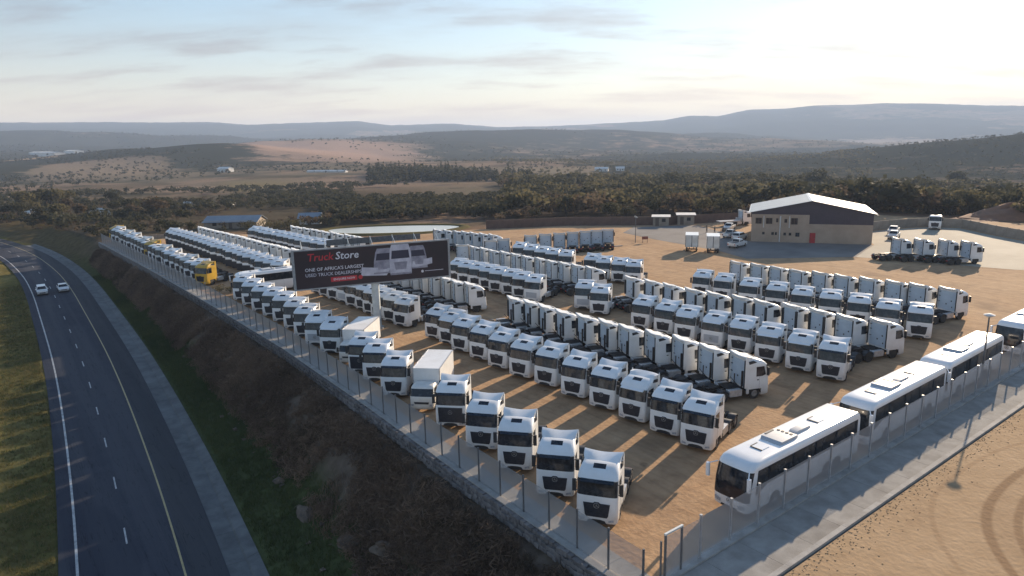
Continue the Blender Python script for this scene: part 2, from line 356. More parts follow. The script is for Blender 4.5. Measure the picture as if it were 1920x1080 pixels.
# ground: zone colours come from the mesh, fine variation and far scrub from noise
m = bpy.data.materials.new('ground_mix'); m.use_nodes = True; MATS['ground_mix'] = m
N, L = m.node_tree.nodes, m.node_tree.links; b = N['Principled BSDF']; b.inputs['Roughness'].default_value = 1.0; b.inputs['Specular IOR Level'].default_value = 0.0
at = N.new('ShaderNodeAttribute'); at.attribute_name = 'zone_colour'; ab_ = N.new('ShaderNodeAttribute'); ab_.attribute_name = 'scrub'
g = N.new('ShaderNodeNewGeometry')
nz = N.new('ShaderNodeTexNoise'); nz.inputs['Scale'].default_value = 0.55; nz.inputs['Detail'].default_value = 9; nz.inputs['Roughness'].default_value = 0.7; L.new(g.outputs['Position'], nz.inputs['Vector'])
mr = N.new('ShaderNodeMapRange'); mr.inputs['From Min'].default_value = 0.25; mr.inputs['From Max'].default_value = 0.75; mr.inputs['To Min'].default_value = 0.55; mr.inputs['To Max'].default_value = 1.35; L.new(nz.outputs['Fac'], mr.inputs[0])
hs = N.new('ShaderNodeHueSaturation'); L.new(mr.outputs[0], hs.inputs['Value']); L.new(at.outputs['Color'], hs.inputs['Color'])
vo = N.new('ShaderNodeTexNoise'); vo.inputs['Scale'].default_value = 0.012; vo.inputs['Detail'].default_value = 9; vo.inputs['Roughness'].default_value = 0.78; L.new(g.outputs['Position'], vo.inputs['Vector'])
sub = N.new('ShaderNodeMath'); sub.operation = 'ADD'; L.new(vo.outputs['Fac'], sub.inputs[0]); L.new(ab_.outputs['Fac'], sub.inputs[1])
th = N.new('ShaderNodeMapRange'); th.inputs['From Min'].default_value = 0.91; th.inputs['From Max'].default_value = 1.0; L.new(sub.outputs[0], th.inputs[0])
mx = N.new('ShaderNodeMix'); mx.data_type = 'RGBA'; L.new(th.outputs[0], mx.inputs[0]); L.new(hs.outputs[0], mx.inputs[6]); mx.inputs[7].default_value = (0.040, 0.041, 0.030, 1)
L.new(mx.outputs[2], b.inputs['Base Color'])
nb = N.new('ShaderNodeTexNoise'); nb.inputs['Scale'].default_value = 1.6; nb.inputs['Detail'].default_value = 7; L.new(g.outputs['Position'], nb.inputs['Vector'])
bp = N.new('ShaderNodeBump'); bp.inputs['Strength'].default_value = 0.6; bp.inputs['Distance'].default_value = 0.25; L.new(nb.outputs['Fac'], bp.inputs['Height']); L.new(bp.outputs[0], b.inputs['Normal'])

def leaf_mat(name, c1, c2):
    m = bpy.data.materials.new(name); m.use_nodes = True; MATS[name] = m
    N, L = m.node_tree.nodes, m.node_tree.links; b = N['Principled BSDF']; b.inputs['Roughness'].default_value = 0.8; b.inputs['Specular IOR Level'].default_value = 0.05
    g = N.new('ShaderNodeNewGeometry'); nz = N.new('ShaderNodeTexNoise'); nz.inputs['Scale'].default_value = 0.12; nz.inputs['Detail'].default_value = 3; L.new(g.outputs['Position'], nz.inputs['Vector'])
    ad = N.new('ShaderNodeMath'); ad.operation = 'MULTIPLY_ADD'; L.new(g.outputs['Random Per Island'], ad.inputs[0]); ad.inputs[1].default_value = 0.35; L.new(nz.outputs['Fac'], ad.inputs[2])
    rp = N.new('ShaderNodeValToRGB'); rp.color_ramp.elements[0].position = 0.4; rp.color_ramp.elements[1].position = 0.95
    rp.color_ramp.elements[0].color = (*c1, 1); rp.color_ramp.elements[1].color = (*c2, 1); L.new(ad.outputs[0], rp.inputs[0]); L.new(rp.outputs[0], b.inputs['Base Color'])
    tl = N.new('ShaderNodeBsdfTranslucent'); L.new(rp.outputs[0], tl.inputs[0]); ms = N.new('ShaderNodeMixShader'); ms.inputs[0].default_value = 0.38
    L.new(b.outputs[0], ms.inputs[1]); L.new(tl.outputs[0], ms.inputs[2]); L.new(ms.outputs[0], N['Material Output'].inputs['Surface'])
    return m
leaf_mat('leaf_olive', (0.070, 0.066, 0.036), (0.165, 0.14, 0.075))
leaf_mat('leaf_dark', (0.036, 0.038, 0.025), (0.084, 0.079, 0.047))
leaf_mat('leaf_brown', (0.072, 0.054, 0.038), (0.140, 0.104, 0.068))
leaf_mat('leaf_gold', (0.095, 0.080, 0.025), (0.16, 0.12, 0.04))
leaf_mat('twig', (0.115, 0.078, 0.057), (0.32, 0.215, 0.145))
leaf_mat('grass_green', (0.045, 0.066, 0.022), (0.11, 0.13, 0.044))
leaf_mat('grass_dry', (0.11, 0.095, 0.036), (0.22, 0.18, 0.075))
mk('bark', (0.06, 0.045, 0.035), 0.9, col2=(0.035, 0.028, 0.023), scale=3)
# ------------------------------------------------------------------ the lie of the land
XF_Y = [-60, -3, 15, 30, 52, 82, 120, 172, 230, 400]; XF_X = [0.0, 0.1, 0.4, 0.9, 1.3, 0.8, -0.3, -2.5, -6, -18]
def xf(y): return np.interp(y, XF_Y, XF_X)                      # line of the roadside fence
RD_Y = [-140, -80, -40, 0, 30, 47, 67, 82, 97, 112, 143, 170, 202, 240, 300, 400]
RD_X = [-46, -36, -29.5, -24.6, -21.8, -20.7, -19.7, -19.1, -18.8, -18.7, -18.3, -19.2, -22.4, -31, -56, -120]
def smooth_rd(y):                                               # left edge line of the road
    y = np.asarray(y, float)
    return sum(np.interp(y + d, RD_Y, RD_X) for d in (-14, -7, 0, 7, 14)) / 5
def zroad(y): return -7.4 + 0.0169 * np.asarray(y, float)
def tilt(x, y): return 0.0171 * y - 0.0141 * x                  # true level seen in the yard's own frame
YARD = [(20, 168), (40, 152), (48, 128), (76, 124), (85, 118.3), (97.8, 112), (116, 94), (135, 86), (172, 70), (176, 30), (170, -2.7)]
YARD = [(float(xf(y)) + 0.1, y) for y in (-2.7, 15, 30, 52, 82, 120, 172)] + YARD
def poly_sd(px, py, poly):                                      # signed distance, negative inside
    d = np.full(px.shape, 1e9); ins = np.zeros(px.shape, bool); n = len(poly)
    for i in range(n):
        ax, ay = poly[i]; bx, by = poly[(i + 1) % n]
        ex, ey = bx - ax, by - ay; t = np.clip(((px - ax) * ex + (py - ay) * ey) / (ex * ex + ey * ey), 0, 1)
        d = np.minimum(d, np.hypot(px - ax - t * ex, py - ay - t * ey))
        c = ((ay > py) != (by > py)) & (px < (bx - ax) * (py - ay) / (by - ay + 1e-12) + ax); ins ^= c
    return np.where(ins, -d, d)
RIDGE_U = [-2600, -1400, 0, 200, 400, 470, 560, 680, 740, 860, 940, 1060, 1250, 1300, 1350, 1410, 1480, 1530, 1600, 1660, 1750, 1850, 1920, 2400, 3400, 5200]
RIDGE_V = [238, 236, 237, 236, 234, 238, 234, 231, 238, 235, 241, 239, 230, 222, 223, 212, 211, 204, 206, 203, 207, 212, 213, 214, 226, 236]
FA = math.atan2(c_fwd.y, c_fwd.x)
def azpix(x, y):                                                # bearing, as tangent scaled to the photograph
    dx, dy = x - CAM[0], y - CAM[1]; a = FA - np.arctan2(dy, dx); a = (a + math.pi) % (2 * math.pi) - math.pi
    return 960 + 1322 * np.tan(np.clip(a, -1.25, 1.25))
def bearing_xy(u, d):                                           # the reverse: bearing u, distance d
    a = FA - np.arctan((np.asarray(u, float) - 960) / 1322); return CAM[0] + d * np.cos(a), CAM[1] + d * np.sin(a)
BUMPS = [(900, 2600, 52, 620, 500), (1150, 3000, 45, 700, 550), (390, 1250, 24, 190, 200), (600, 1900, 30, 420, 420), (150, 1500, 10, 200, 200), (1960, 1150, 26, 300, 230), (2250, 1250, 34, 300, 300),
         (1540, 2600, 22, 300, 300), (1300, 3800, 45, 500, 400), (240, 3400, 48, 700, 450), (-100, 3300, 42, 500, 500), (560, 900, 5, 160, 130), (1250, 1500, 10, 300, 250), (1050, 1000, 6, 200, 200)]
BXY = [(*bearing_xy(u, d), h, a, b_) for u, d, h, a, b_ in BUMPS]
def background_z(x, y):
    d = np.hypot(x - CAM[0], y - CAM[1])
    z = np.interp(d, [0, 160, 230, 320, 480, 800, 1300, 2500, 4000, 12000], [-2.5, -2.8, -4.5, -7.5, -12.5, -20, -26, -28, -22, -10])
    for bx, by, h, ra, rb in BXY:
        ux, uy = (bx - CAM[0]), (by - CAM[1]); l = math.hypot(ux, uy); ux /= l; uy /= l
        q = (x - bx) * ux + (y - by) * uy; p = (x - bx) * uy - (y - by) * ux
        z = z + h * np.exp(-(p / ra) ** 2 - (q / rb) ** 2)
    el = (252.8 - np.interp(azpix(x, y), RIDGE_U, RIDGE_V)) / 1322
    rh = 22.9 + el * 6600 + 10
    w = sstep(3600, 6600, d); z = z * (1 - w) + (rh - 26 * sstep(6700, 9000, d)) * w
    n = fbm(x / 420, y / 420, 3, 4) - 0.5; z = z + n * np.interp(d, [200, 500, 1500, 4000, 6600, 7200], [0.5, 5, 30, 52, 12, 12])
    z = z + (fbm(x / 90, y / 90, 9, 3) - 0.5) * np.interp(d, [150, 300, 1500, 5000], [0.2, 1.6, 6, 10])
    z = z + tilt(x, y)
    return np.where(z > 200, 200 + 35 * np.tanh((z - 200) / 35), z)
def ground_z(x, y):
    x = np.asarray(x, float); y = np.asarray(y, float)
    zb = background_z(x, y)
    sd_ = poly_sd(x, y, YARD)
    zy = -0.25 * np.ones_like(x)
    # plain of open sand south-east of the right-hand fence stays level
    sand = (y < 0) & (x > 0)
    sdo = np.where(sand, np.maximum(0, np.maximum(x - 190, -100 - y)), np.maximum(sd_, 0))
    w = sstep(2, 75, sdo); z = zy * (1 - w) + zb * w
    # bank and road on the left of the fence
    fx = xf(y); lx = smooth_rd(y); ox = lx + 11.3; zr = zroad(y)
    k = np.clip((fx - 0.7 - x) / np.maximum(fx - 0.7 - ox, 1.0), 0, 1)
    rough = (fbm(x / 3.0, y / 3.0, 21, 3) - 0.5)
    zbank = -1.15 + (zr + 0.05 + 1.15) * (0.80 * sstep(0.0, 0.66, k) + 0.20 * k) + rough * 1.5 * np.sin(np.pi * np.clip(k * 1.25, 0, 1))
    left = x < fx + 0.05
    zl = np.where(x > ox, zbank, zr - 0.22)
    zl = np.where(x < lx - 1.2, zr - 0.05 + (fbm(x / 6, y / 6, 5, 3) - 0.5) * 0.5 - 0.02 * (lx - 1.2 - x), zl)
    wl_ = sstep(205, 330, y) + sstep(60, 200, lx - x) ; wl_ = np.clip(wl_, 0, 1)
    onroad = (x > lx - 2.5) & (x < ox + 1.0)
    wl_ = np.where(onroad & (y < 330), 0, wl_)
    zl = zl * (1 - wl_) + zb * wl_
    return np.where(left, zl, z)

# zone colours (albedo only)
def zone_colour(x, y):
    d = np.hypot(x - CAM[0], y - CAM[1]); u = azpix(x, y)
    c = np.zeros(x.shape + (3,)); sc = np.zeros(x.shape)
    n1 = fbm(x / 160, y / 160, 31, 4); n2 = fbm(x / 45, y / 45, 41, 4); n3 = fbm(x / 700, y / 700, 51, 3)
    tan_ = np.array([0.235, 0.168, 0.12]); dry = np.array([0.155, 0.128, 0.09]); dark = np.array([0.060, 0.054, 0.038]); soil = np.array([0.15, 0.085, 0.056])
    t = sstep(0.42, 0.62, n1); c[:] = dry * (1 - t[..., None]) + tan_ * t[..., None]
    t = sstep(0.5, 0.68, n2)[..., None]; c = c * (1 - 0.6 * t) + dark * 0.6 * t
    sc = 0.38 + 0.26 * sstep(0.36, 0.56, n3) * sstep(500, 1200, d)
    # fields: long grass slopes catch more colour
    for fu, fd, ru, rd, col in ((600, 1500, 190, 420, (0.36, 0.245, 0.185)), (60, 1500, 60, 130, (0.33, 0.235, 0.155)), (900, 560, 120, 70, (0.19, 0.142, 0.097)), (640, 400, 170, 95, (0.155, 0.112, 0.078)), (480, 560, 70, 90, (0.17, 0.14, 0.08)),
                                (190, 1000, 130, 160, (0.23, 0.175, 0.122)), (1080, 760, 110, 110, (0.21, 0.17, 0.12)), (1700, 3600, 160, 500, (0.34, 0.26, 0.20))):
        w = np.exp(-(((u - fu) / ru) ** 4) - (((d - fd) / rd) ** 4)) * sstep(0.2, 0.45, n2 + 0.2)
        c = c * (1 - w[..., None]) + np.array(col) * w[..., None]; sc = sc * (1 - w) + 0.16 * w
    for fu, fd, ru, rd, s in ((900, 2500, 260, 700, 0.62), (390, 1200, 90, 190, 0.62), (1150, 3000, 200, 500, 0.6), (1500, 1200, 300, 500, 0.56), (200, 2300, 300, 500, 0.66), (1240, 800, 160, 250, 0.55), (1950, 1100, 330, 330, 0.60), (1300, 1600, 260, 600, 0.56)):
        w = np.exp(-(((u - fu) / ru) ** 2) - (((d - fd) / rd) ** 2)); sc = sc * (1 - w) + s * w
    # wood floor behind the yard
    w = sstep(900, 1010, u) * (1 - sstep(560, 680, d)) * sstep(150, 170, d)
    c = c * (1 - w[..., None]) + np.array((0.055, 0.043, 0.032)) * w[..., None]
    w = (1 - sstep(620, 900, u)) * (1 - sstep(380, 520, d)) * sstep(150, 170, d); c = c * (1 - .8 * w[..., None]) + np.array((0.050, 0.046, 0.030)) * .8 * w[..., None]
    # bare red earth round the back wall on the right
    w = np.exp(-(((u - 1830) / 210) ** 4) - (((d - 205) / 28) ** 4)); c = c * (1 - w[..., None]) + soil * w[..., None]
    near = d < 420
    fx = xf(y); lx = smooth_rd(y); ox = lx + 11.3
    left = (x < fx + 0.05) & (y < 330)
    k = np.clip((fx - 0.7 - x) / np.maximum(fx - 0.7 - ox, 1.0), 0, 1)
    g1 = fbm(x / 5, y / 9, 61, 4); g2 = fbm(x / 2.2, y / 2.2, 71, 3)
    brush = np.array([0.135, 0.102, 0.078]); green = np.array([0.070, 0.082, 0.034]); pale = np.array([0.18, 0.138, 0.104])
    kk = sstep(0.36, 0.52, k + (g1 - 0.5) * 0.5)[..., None]
    bank = brush * (1 - kk) + green * kk
    pp = (sstep(0.62, 0.75, g2) * (1 - kk[..., 0]))[..., None]; bank = bank * (1 - pp) + pale * pp
    far = sstep(140, 200, y)[..., None]; bank = bank * (1 - far) + np.array((0.115, 0.088, 0.045)) * far
    verge = np.array([0.16, 0.13, 0.048]) * (0.55 + 0.9 * g1[..., None]) ; gg = sstep(0.45, 0.6, fbm(x / 11, y / 22, 81, 3))[..., None]
    verge = verge * (1 - 0.55 * gg) + np.array((0.05, 0.055, 0.017)) * 0.55 * gg
    lc = np.where((x > ox - 0.5)[..., None], bank, verge)
    wfade = (1 - sstep(60, 160, lx - x)) * (1 - sstep(240, 330, y))
    m_ = (left * wfade)[..., None]; c = c * (1 - m_) + lc * m_; sc = np.where(left & near, sc * (1 - wfade), sc)
    # open sand and trodden ground next to the yard
    sdy = poly_sd(x, y, YARD); w = ((~left) * (1 - sstep(2, 12, np.where((y < 0) & (x > 0), np.maximum(0, np.maximum(x - 190, -100 - y)), sdy))))
    c = c * (1 - w[..., None]) + np.array((0.21, 0.14, 0.09)) * w[..., None]; sc = sc * (1 - w)
    sc = np.where(d < 300, np.minimum(sc, 0.28), sc)
    return c, sc

na_f = np.radians(np.arange(-52, 52.01, 0.26)); na_c = np.radians(np.arange(54, 306.1, 4.0))
ang = FA - np.concatenate([na_f, na_c]); ang_n = len(ang)
rad = np.concatenate([np.linspace(0.5, 14, 12), np.geomspace(15, 1000, 300), np.geomspace(1010, 8300, 230)])
RR, AA = np.meshgrid(rad, ang, indexing='ij')
GX = CAM[0] + RR * np.cos(AA); GY = CAM[1] + RR * np.sin(AA)
GZ = ground_z(GX, GY); GC, GS = zone_colour(GX, GY)
nr, nc = GX.shape
me = bpy.data.meshes.new('ground')
V = np.stack([GX, GY, GZ], -1).reshape(-1, 3)
i, j = np.meshgrid(np.arange(nr - 1), np.arange(nc), indexing='ij'); j2 = (j + 1) % nc
Q = np.stack([i * nc + j, (i + 1) * nc + j, (i + 1) * nc + j2, i * nc + j2], -1).reshape(-1, 4)[:, ::-1]
def fast_mesh(me, V, Q):
    n = Q.shape[1]
    me.vertices.add(len(V)); me.vertices.foreach_set('co', np.ascontiguousarray(V, np.float32).ravel())
    me.loops.add(Q.size); me.loops.foreach_set('vertex_index', np.ascontiguousarray(Q, np.int32).ravel())
    me.polygons.add(len(Q)); me.polygons.foreach_set('loop_start', np.arange(0, Q.size, n, dtype=np.int32))
    me.update(calc_edges=True); me.validate()
fast_mesh(me, V, Q)
a = me.attributes.new('zone_colour', 'FLOAT_COLOR', 'POINT'); a.data.foreach_set('color', np.concatenate([GC.reshape(-1, 3), np.ones((nr * nc, 1))], 1).astype(np.float32).ravel())
a = me.attributes.new('scrub', 'FLOAT', 'POINT'); a.data.foreach_set('value', GS.astype(np.float32).ravel())
me.shade_smooth(); me.materials.append(MATS['ground_mix'])
if me.polygons[5000].normal.z < 0: me.flip_normals()
obj('ground', me, kind='structure')

def sheet(name, poly, z, mat, kind='structure', sub=None):
    bm = bmesh.new(); vs = [bm.verts.new((x, y, z)) for x, y in poly]; f = bm.faces.new(vs)
    if f.normal.z < 0: bmesh.ops.reverse_faces(bm, faces=[f])
    bmesh.ops.triangulate(bm, faces=bm.faces[:])
    me = bpy.data.meshes.new(name); bm.normal_update(); bm.to_mesh(me); bm.free()
    if me.polygons[0].normal.z < 0: me.flip_normals()
    me.materials.append(MATS[mat]); return obj(name, me, kind=kind)
sheet('yard_ground', YARD, 0.0, 'yard_sand')
sheet('sand_ground', [(3, -6.05), (190, -6.05), (190, -95), (3, -95)], -0.05, 'open_sand')
sheet('concrete_yard', [(103.4, 38.2), (112, 40.6), (119.7, 42.6), (131, 51), (140.5, 52.4), (155, 46.6), (157.6, 41), (150, 32), (144.5, 24.3), (138, 12), (124, 9), (112, 11), (109.4, 14.9), (106.5, 26)], 0.012, 'apron')
sheet('paved_forecourt', [(91.8, 60.2), (87.9, 50.9), (95, 45), (103.5, 38.25), (119.6, 42.7), (107.0, 62.9), (116, 78), (121, 88), (116, 92.4), (107, 97), (98, 92), (95, 80)], 0.016, 'paving_grey')

# ------------------------------------------------------------------ road
def strip(name, off0, off1, dz, mat, y0=-138, y1=330, step=4, kind='structure', parent=None):
    ys = np.arange(y0, y1 + 0.1, step); l = smooth_rd(ys); z = zroad(ys) + dz; n = len(ys)
    V = np.concatenate([np.stack([l + off0, ys, z], -1), np.stack([l + off1, ys, z], -1)])
    Q = np.array([(k, n + k, n + k + 1, k + 1) for k in range(n - 1)])
    me = bpy.data.meshes.new(name); fast_mesh(me, V, Q); me.materials.append(MATS[mat]); me.shade_smooth()
    return obj(name, me, parent, kind=kind)
road = strip('road', -1.15, 9.15, 0.0, 'asphalt')
strip('hard_shoulder', 6.75, 9.12, 0.004, 'asphalt_edge', parent=road, kind=None)
strip('edge_line', -0.09, 0.09, 0.006, 'line_white', parent=road, kind=None)
strip('yellow_line', 6.42, 6.56, 0.008, 'line_yellow', parent=road, kind=None)
yd = 12.6
dash_me = {}
while yd < 250:
    l = [float(smooth_rd(y)) + 3.3 for y in (yd, yd + 2.6)]; z = [float(zroad(y)) + 0.006 for y in (yd, yd + 2.6)]
    mb = MB(); mb.add([(l[0] - .06, yd, z[0]), (l[0] + .06, yd, z[0]), (l[1] + .06, yd + 2.6, z[1]), (l[1] - .06, yd + 2.6, z[1])], [(0, 1, 2, 3)])
    obj('lane_dash', mb.mesh('lane_dash', 'line_white'), road); yd += 10.0
# concrete drain strip beside the road: cast slabs and a raised outer edge
gut = bpy.data.objects.new('drain_strip', None); COL.objects.link(gut); gut['kind'] = 'structure'
ys = np.arange(-20, 214, 4.5)
for y0 in ys:
    y1 = y0 + 4.47; a0, a1 = float(smooth_rd(y0)), float(smooth_rd(y1)); z0, z1 = float(zroad(y0)), float(zroad(y1))
    mb = MB()
    secs = []
    for a_, y_, z_ in ((a0, y0, z0), (a1, y1, z1)):
        secs.append([(a_ + 9.16, y_, z_ - 0.02), (a_ + 10.5, y_, z_ - 0.10), (a_ + 10.6, y_, z_ + 0.03), (a_ + 11.45, y_, z_ + 0.16), (a_ + 11.5, y_, z_ - 0.5), (a_ + 9.16, y_, z_ - 0.5)])
    mb.loft(secs); obj('slab', mb.mesh('slab', 'gutter'), gut)

# ------------------------------------------------------------------ footpaths inside and outside the fences
pathl = bpy.data.objects.new('inner_path', None); COL.objects.link(pathl); pathl['kind'] = 'structure'
y0 = -2.6
while y0 < 168:
    y1 = y0 + 2.97; mb = MB(); x0, x1 = float(xf(y0)), float(xf(y1))
    mb.loft([[(x0 + 0.32, y0, 0.03), (x0 + 1.75, y0, 0.03), (x0 + 1.75, y0, -0.15), (x0 + 0.32, y0, -0.15)], [(x1 + 0.32, y1, 0.03), (x1 + 1.75, y1, 0.03), (x1 + 1.75, y1, -0.15), (x1 + 0.32, y1, -0.15)]])
    obj('slab', mb.mesh('slab', 'concrete_path'), pathl); y0 += 3.0
pathr = bpy.data.objects.new('outer_path', None); COL.objects.link(pathr); pathr['kind'] = 'structure'
slab_me = MB().box(0, 2.98, -5.62, -2.72, -0.3, 0.0).mesh('slab', 'concrete_path'); kerb_me = MB().box(0, 2.985, -2.70, -2.12, -0.3, 0.10).mesh('kerb', 'concrete'); edge_me = MB().box(0, 2.985, -5.95, -5.64, -0.5, 0.10).mesh('edging', 'concrete')
for k in range(48):
    x = 2.2 + 3.0 * k
    obj('slab', slab_me, pathr, (x, 0, 0)); obj('kerb', kerb_me, pathr, (x, 0, 0)); obj('edging', edge_me, pathr, (x, 0, 0))

# low kerb in front of the angled row at the back of the yard
def polywall(name, pts, h, th, mat, z=0.0, parent=None):
    m_ = MB()
    for (x0, y0), (x1, y1) in zip(pts[:-1], pts[1:]):
        d = Vector((x1 - x0, y1 - y0, 0)).normalized(); n = Vector((-d.y, d.x, 0)) * th / 2
        p = [Vector((x0, y0, z)) - n, Vector((x1, y1, z)) - n, Vector((x1, y1, z)) + n, Vector((x0, y0, z)) + n]
        m_.add(p + [q + Vector((0, 0, h)) for q in p], [(0, 3, 2, 1), (4, 5, 6, 7), (0, 1, 5, 4), (1, 2, 6, 5), (2, 3, 7, 6), (3, 0, 4, 7)])
    return obj(name, m_.mesh(name, mat), parent)
k_ = polywall('kerb', [(57, 86.4), (70, 82.2), (83, 77.8)], 0.16, 0.35, 'concrete'); k_['kind'] = 'structure'

# ------------------------------------------------------------------ stone retaining wall under the roadside fence
rw = thing('retaining_wall', 'dry stone retaining wall under the roadside fence, above the bank', 'wall', (0, 0, 0))
ys = np.arange(-6, 172.1, 2.0); mb = MB(); secs = []
for y in ys: x = float(xf(y)); secs.append([(x - 0.18, y, -1.7), (x - 0.08, y, 0.02), (x + 0.30, y, 0.02), (x + 0.30, y, -1.7)])
mb.loft(secs); obj('core', mb.mesh('core', 'stone'), rw)
mb = MB(); secs = []
for y in ys: x = float(xf(y)); secs.append([(x - 0.10, y, 0.022), (x - 0.10, y, 0.10), (x + 0.31, y, 0.10), (x + 0.31, y, 0.022)])
mb.loft(secs); obj('coping', mb.mesh('coping', 'concrete'), rw)
def stone_mesh(seed):
    r = random.Random(seed); m_ = MB(); m_.box(-0.16, 0.16, -0.19, 0.19, -0.14, 0.14)
    m_.v = [(x + r.uniform(-.05, .05), y + r.uniform(-.05, .05), z + r.uniform(-.04, .04)) for x, y, z in m_.v]
    return m_.mesh('stone', 'stone')
stones = [stone_mesh(s) for s in range(8)]
cnt = 0; rest = []
y = -4.0
while y < 110:
    for c in range(3):
        yy = y + (0.2 if c == 1 else 0) + random.uniform(-.04, .04); zz = -0.14 - c * 0.30 + random.uniform(-.03, .03); xx = float(xf(yy)) - 0.20 - 0.06 * c + random.uniform(-.04, .03); sc_ = random.uniform(.85, 1.1)
        if cnt < 297:
            o = obj('stone', random.choice(stones), rw, (xx, yy, zz), random.uniform(-.2, .2), sc_); cnt += 1
        else: rest.append((xx, yy, zz, sc_))
    y += 0.40
mb = MB()
for xx, yy, zz, sc_ in rest:
    o = len(mb.v); mb.box(xx - .15 * sc_, xx + .15, yy - .18 * sc_, yy + .18 * sc_, zz - .13 * sc_, zz + .13 * sc_)
    mb.v[o:] = [(a + random.uniform(-.05, .05), b_ + random.uniform(-.05, .05), c + random.uniform(-.04, .04)) for a, b_, c in mb.v[o:]]
o = obj('stones_beyond', mb.mesh('stones_beyond', 'stone'), rw); o['kind'] = 'stuff'

# ------------------------------------------------------------------ fences
post_me = MB().box(-.045, .045, -.045, .045, 0, 2.45).box(-.045, .045, -.045, .045, 2.45, 2.48).mesh('post', 'post_grey')
fl = thing('security_fence', 'grey mesh security fence on posts along the top of the bank', 'fence', (0, 0, 0))
pp = []
y = -2.4
while y < 172: pp.append((float(xf(y)) + 0.42, y)); y += 2.5
for x, y in pp: obj('post', post_me, fl, (x, y, 0.03))
for (x0, y0), (x1, y1) in zip(pp[:-1], pp[1:]):
    m_ = MB().add([(x0, y0 + .04, .10), (x1, y1 - .04, .10), (x1, y1 - .04, 2.40), (x0, y0 + .04, 2.40)], [(0, 1, 2, 3)])
    obj('mesh_panel', m_.mesh('mesh_panel', 'fence_mesh'), fl)
fr = thing('security_fence', 'grey mesh security fence on posts between the coaches and the outer path', 'fence', (0, 0, 0))
postr = MB().box(-.055, .055, -.055, .055, 0, 2.55).box(-.07, .07, -.07, .07, 2.55, 2.62).mesh('post', 'galv')
panel_me = MB().add([(0.05, 0, 0.15), (2.67, 0, 0.15), (2.67, 0, 2.5), (0.05, 0, 2.5)], [(0, 1, 2, 3)]).mesh('mesh_panel', 'fence_mesh')
for k in range(50):
    x = 5.1 + 2.72 * k
    obj('post', postr, fr, (x, -2.4, 0.10)); obj('mesh_panel', panel_me, fr, (x, -2.4, 0.10))
# gate frame at the corner
gt = thing('corner_gate', 'narrow mesh gate with pale top bar at the fence corner', 'gate', (2.2, -2.4, 0.02), R(0))
obj('post', MB().box(-.05, .05, -.05, .05, 0, 2.6).mesh('post', 'post_grey'), gt); obj('post', MB().box(-.05, .05, -.05, .05, 0, 2.6).mesh('post', 'post_grey'), gt, (1.3, 0, 0))
obj('post', MB().box(-.04, .04, -.04, .04, 0, 2.3).mesh('post', 'post_grey'), gt, (-.22, .1, 0))
obj('top_bar', MB().box(-.06, 1.36, -.06, .06, 2.6, 2.7).mesh('top_bar', 'pole_white'), gt)
obj('mesh_panel', MB().add([(0.05, 0, 0.1), (1.25, 0, 0.1), (1.25, 0, 2.5), (0.05, 0, 2.5)], [(0, 1, 2, 3)]).mesh('mesh_panel', 'fence_mesh'), gt)
obj('mesh_panel', MB().add([(1.35, 0, 0.1), (2.88, 0, 0.1), (2.88, 0, 2.5), (1.35, 0, 2.5)], [(0, 1, 2, 3)]).mesh('mesh_panel', 'fence_mesh'), gt)

# precast panel walls round the back of the yard
def panel_wall(label, pts, h, mat, step=3.0):
    t = thing('boundary_wall', label, 'wall', (pts[0][0], pts[0][1], 0)); ox, oy = pts[0]
    for (x0, y0), (x1, y1) in zip(pts[:-1], pts[1:]):
        L_ = math.hypot(x1 - x0, y1 - y0); n = max(1, round(L_ / step)); a = math.atan2(y1 - y0, x1 - x0); w = L_ / n
        pm = MB().box(.09, w - .09, -.05, .05, -0.6, h - .08).box(.09, w - .09, -.08, .08, h - .08, h).mesh('panel', mat); po = MB().box(-.1, .1, -.1, .1, -0.6, h + .08).mesh('post', mat)
        for k in range(n):
            p = (x0 + (x1 - x0) * k / n - ox, y0 + (y1 - y0) * k / n - oy, 0); obj('panel', pm, t, p, a); obj('post', po, t, p, a)
    return t
panel_wall('pale precast panel wall curving round the concrete yard beyond the warehouse', [(133, 54.5), (141, 53.4), (149, 51), (156.5, 47.6), (159, 41), (151, 31.5), (145.6, 23.6), (139, 11), (132, -2)], 2.0, 'precast')
panel_wall('reddish brown boundary wall below the wood behind the yard', [(80, 123.5), (86, 119.6), (98.6, 113.4), (109, 103), (117.5, 94.5), (127, 91), (136, 87.5), (150, 74)], 2.1, 'brick_wall')
panel_wall('low pale wall at the far end of the fence row', [(3, 171), (10, 169.5), (17, 167)], 1.0, 'precast')
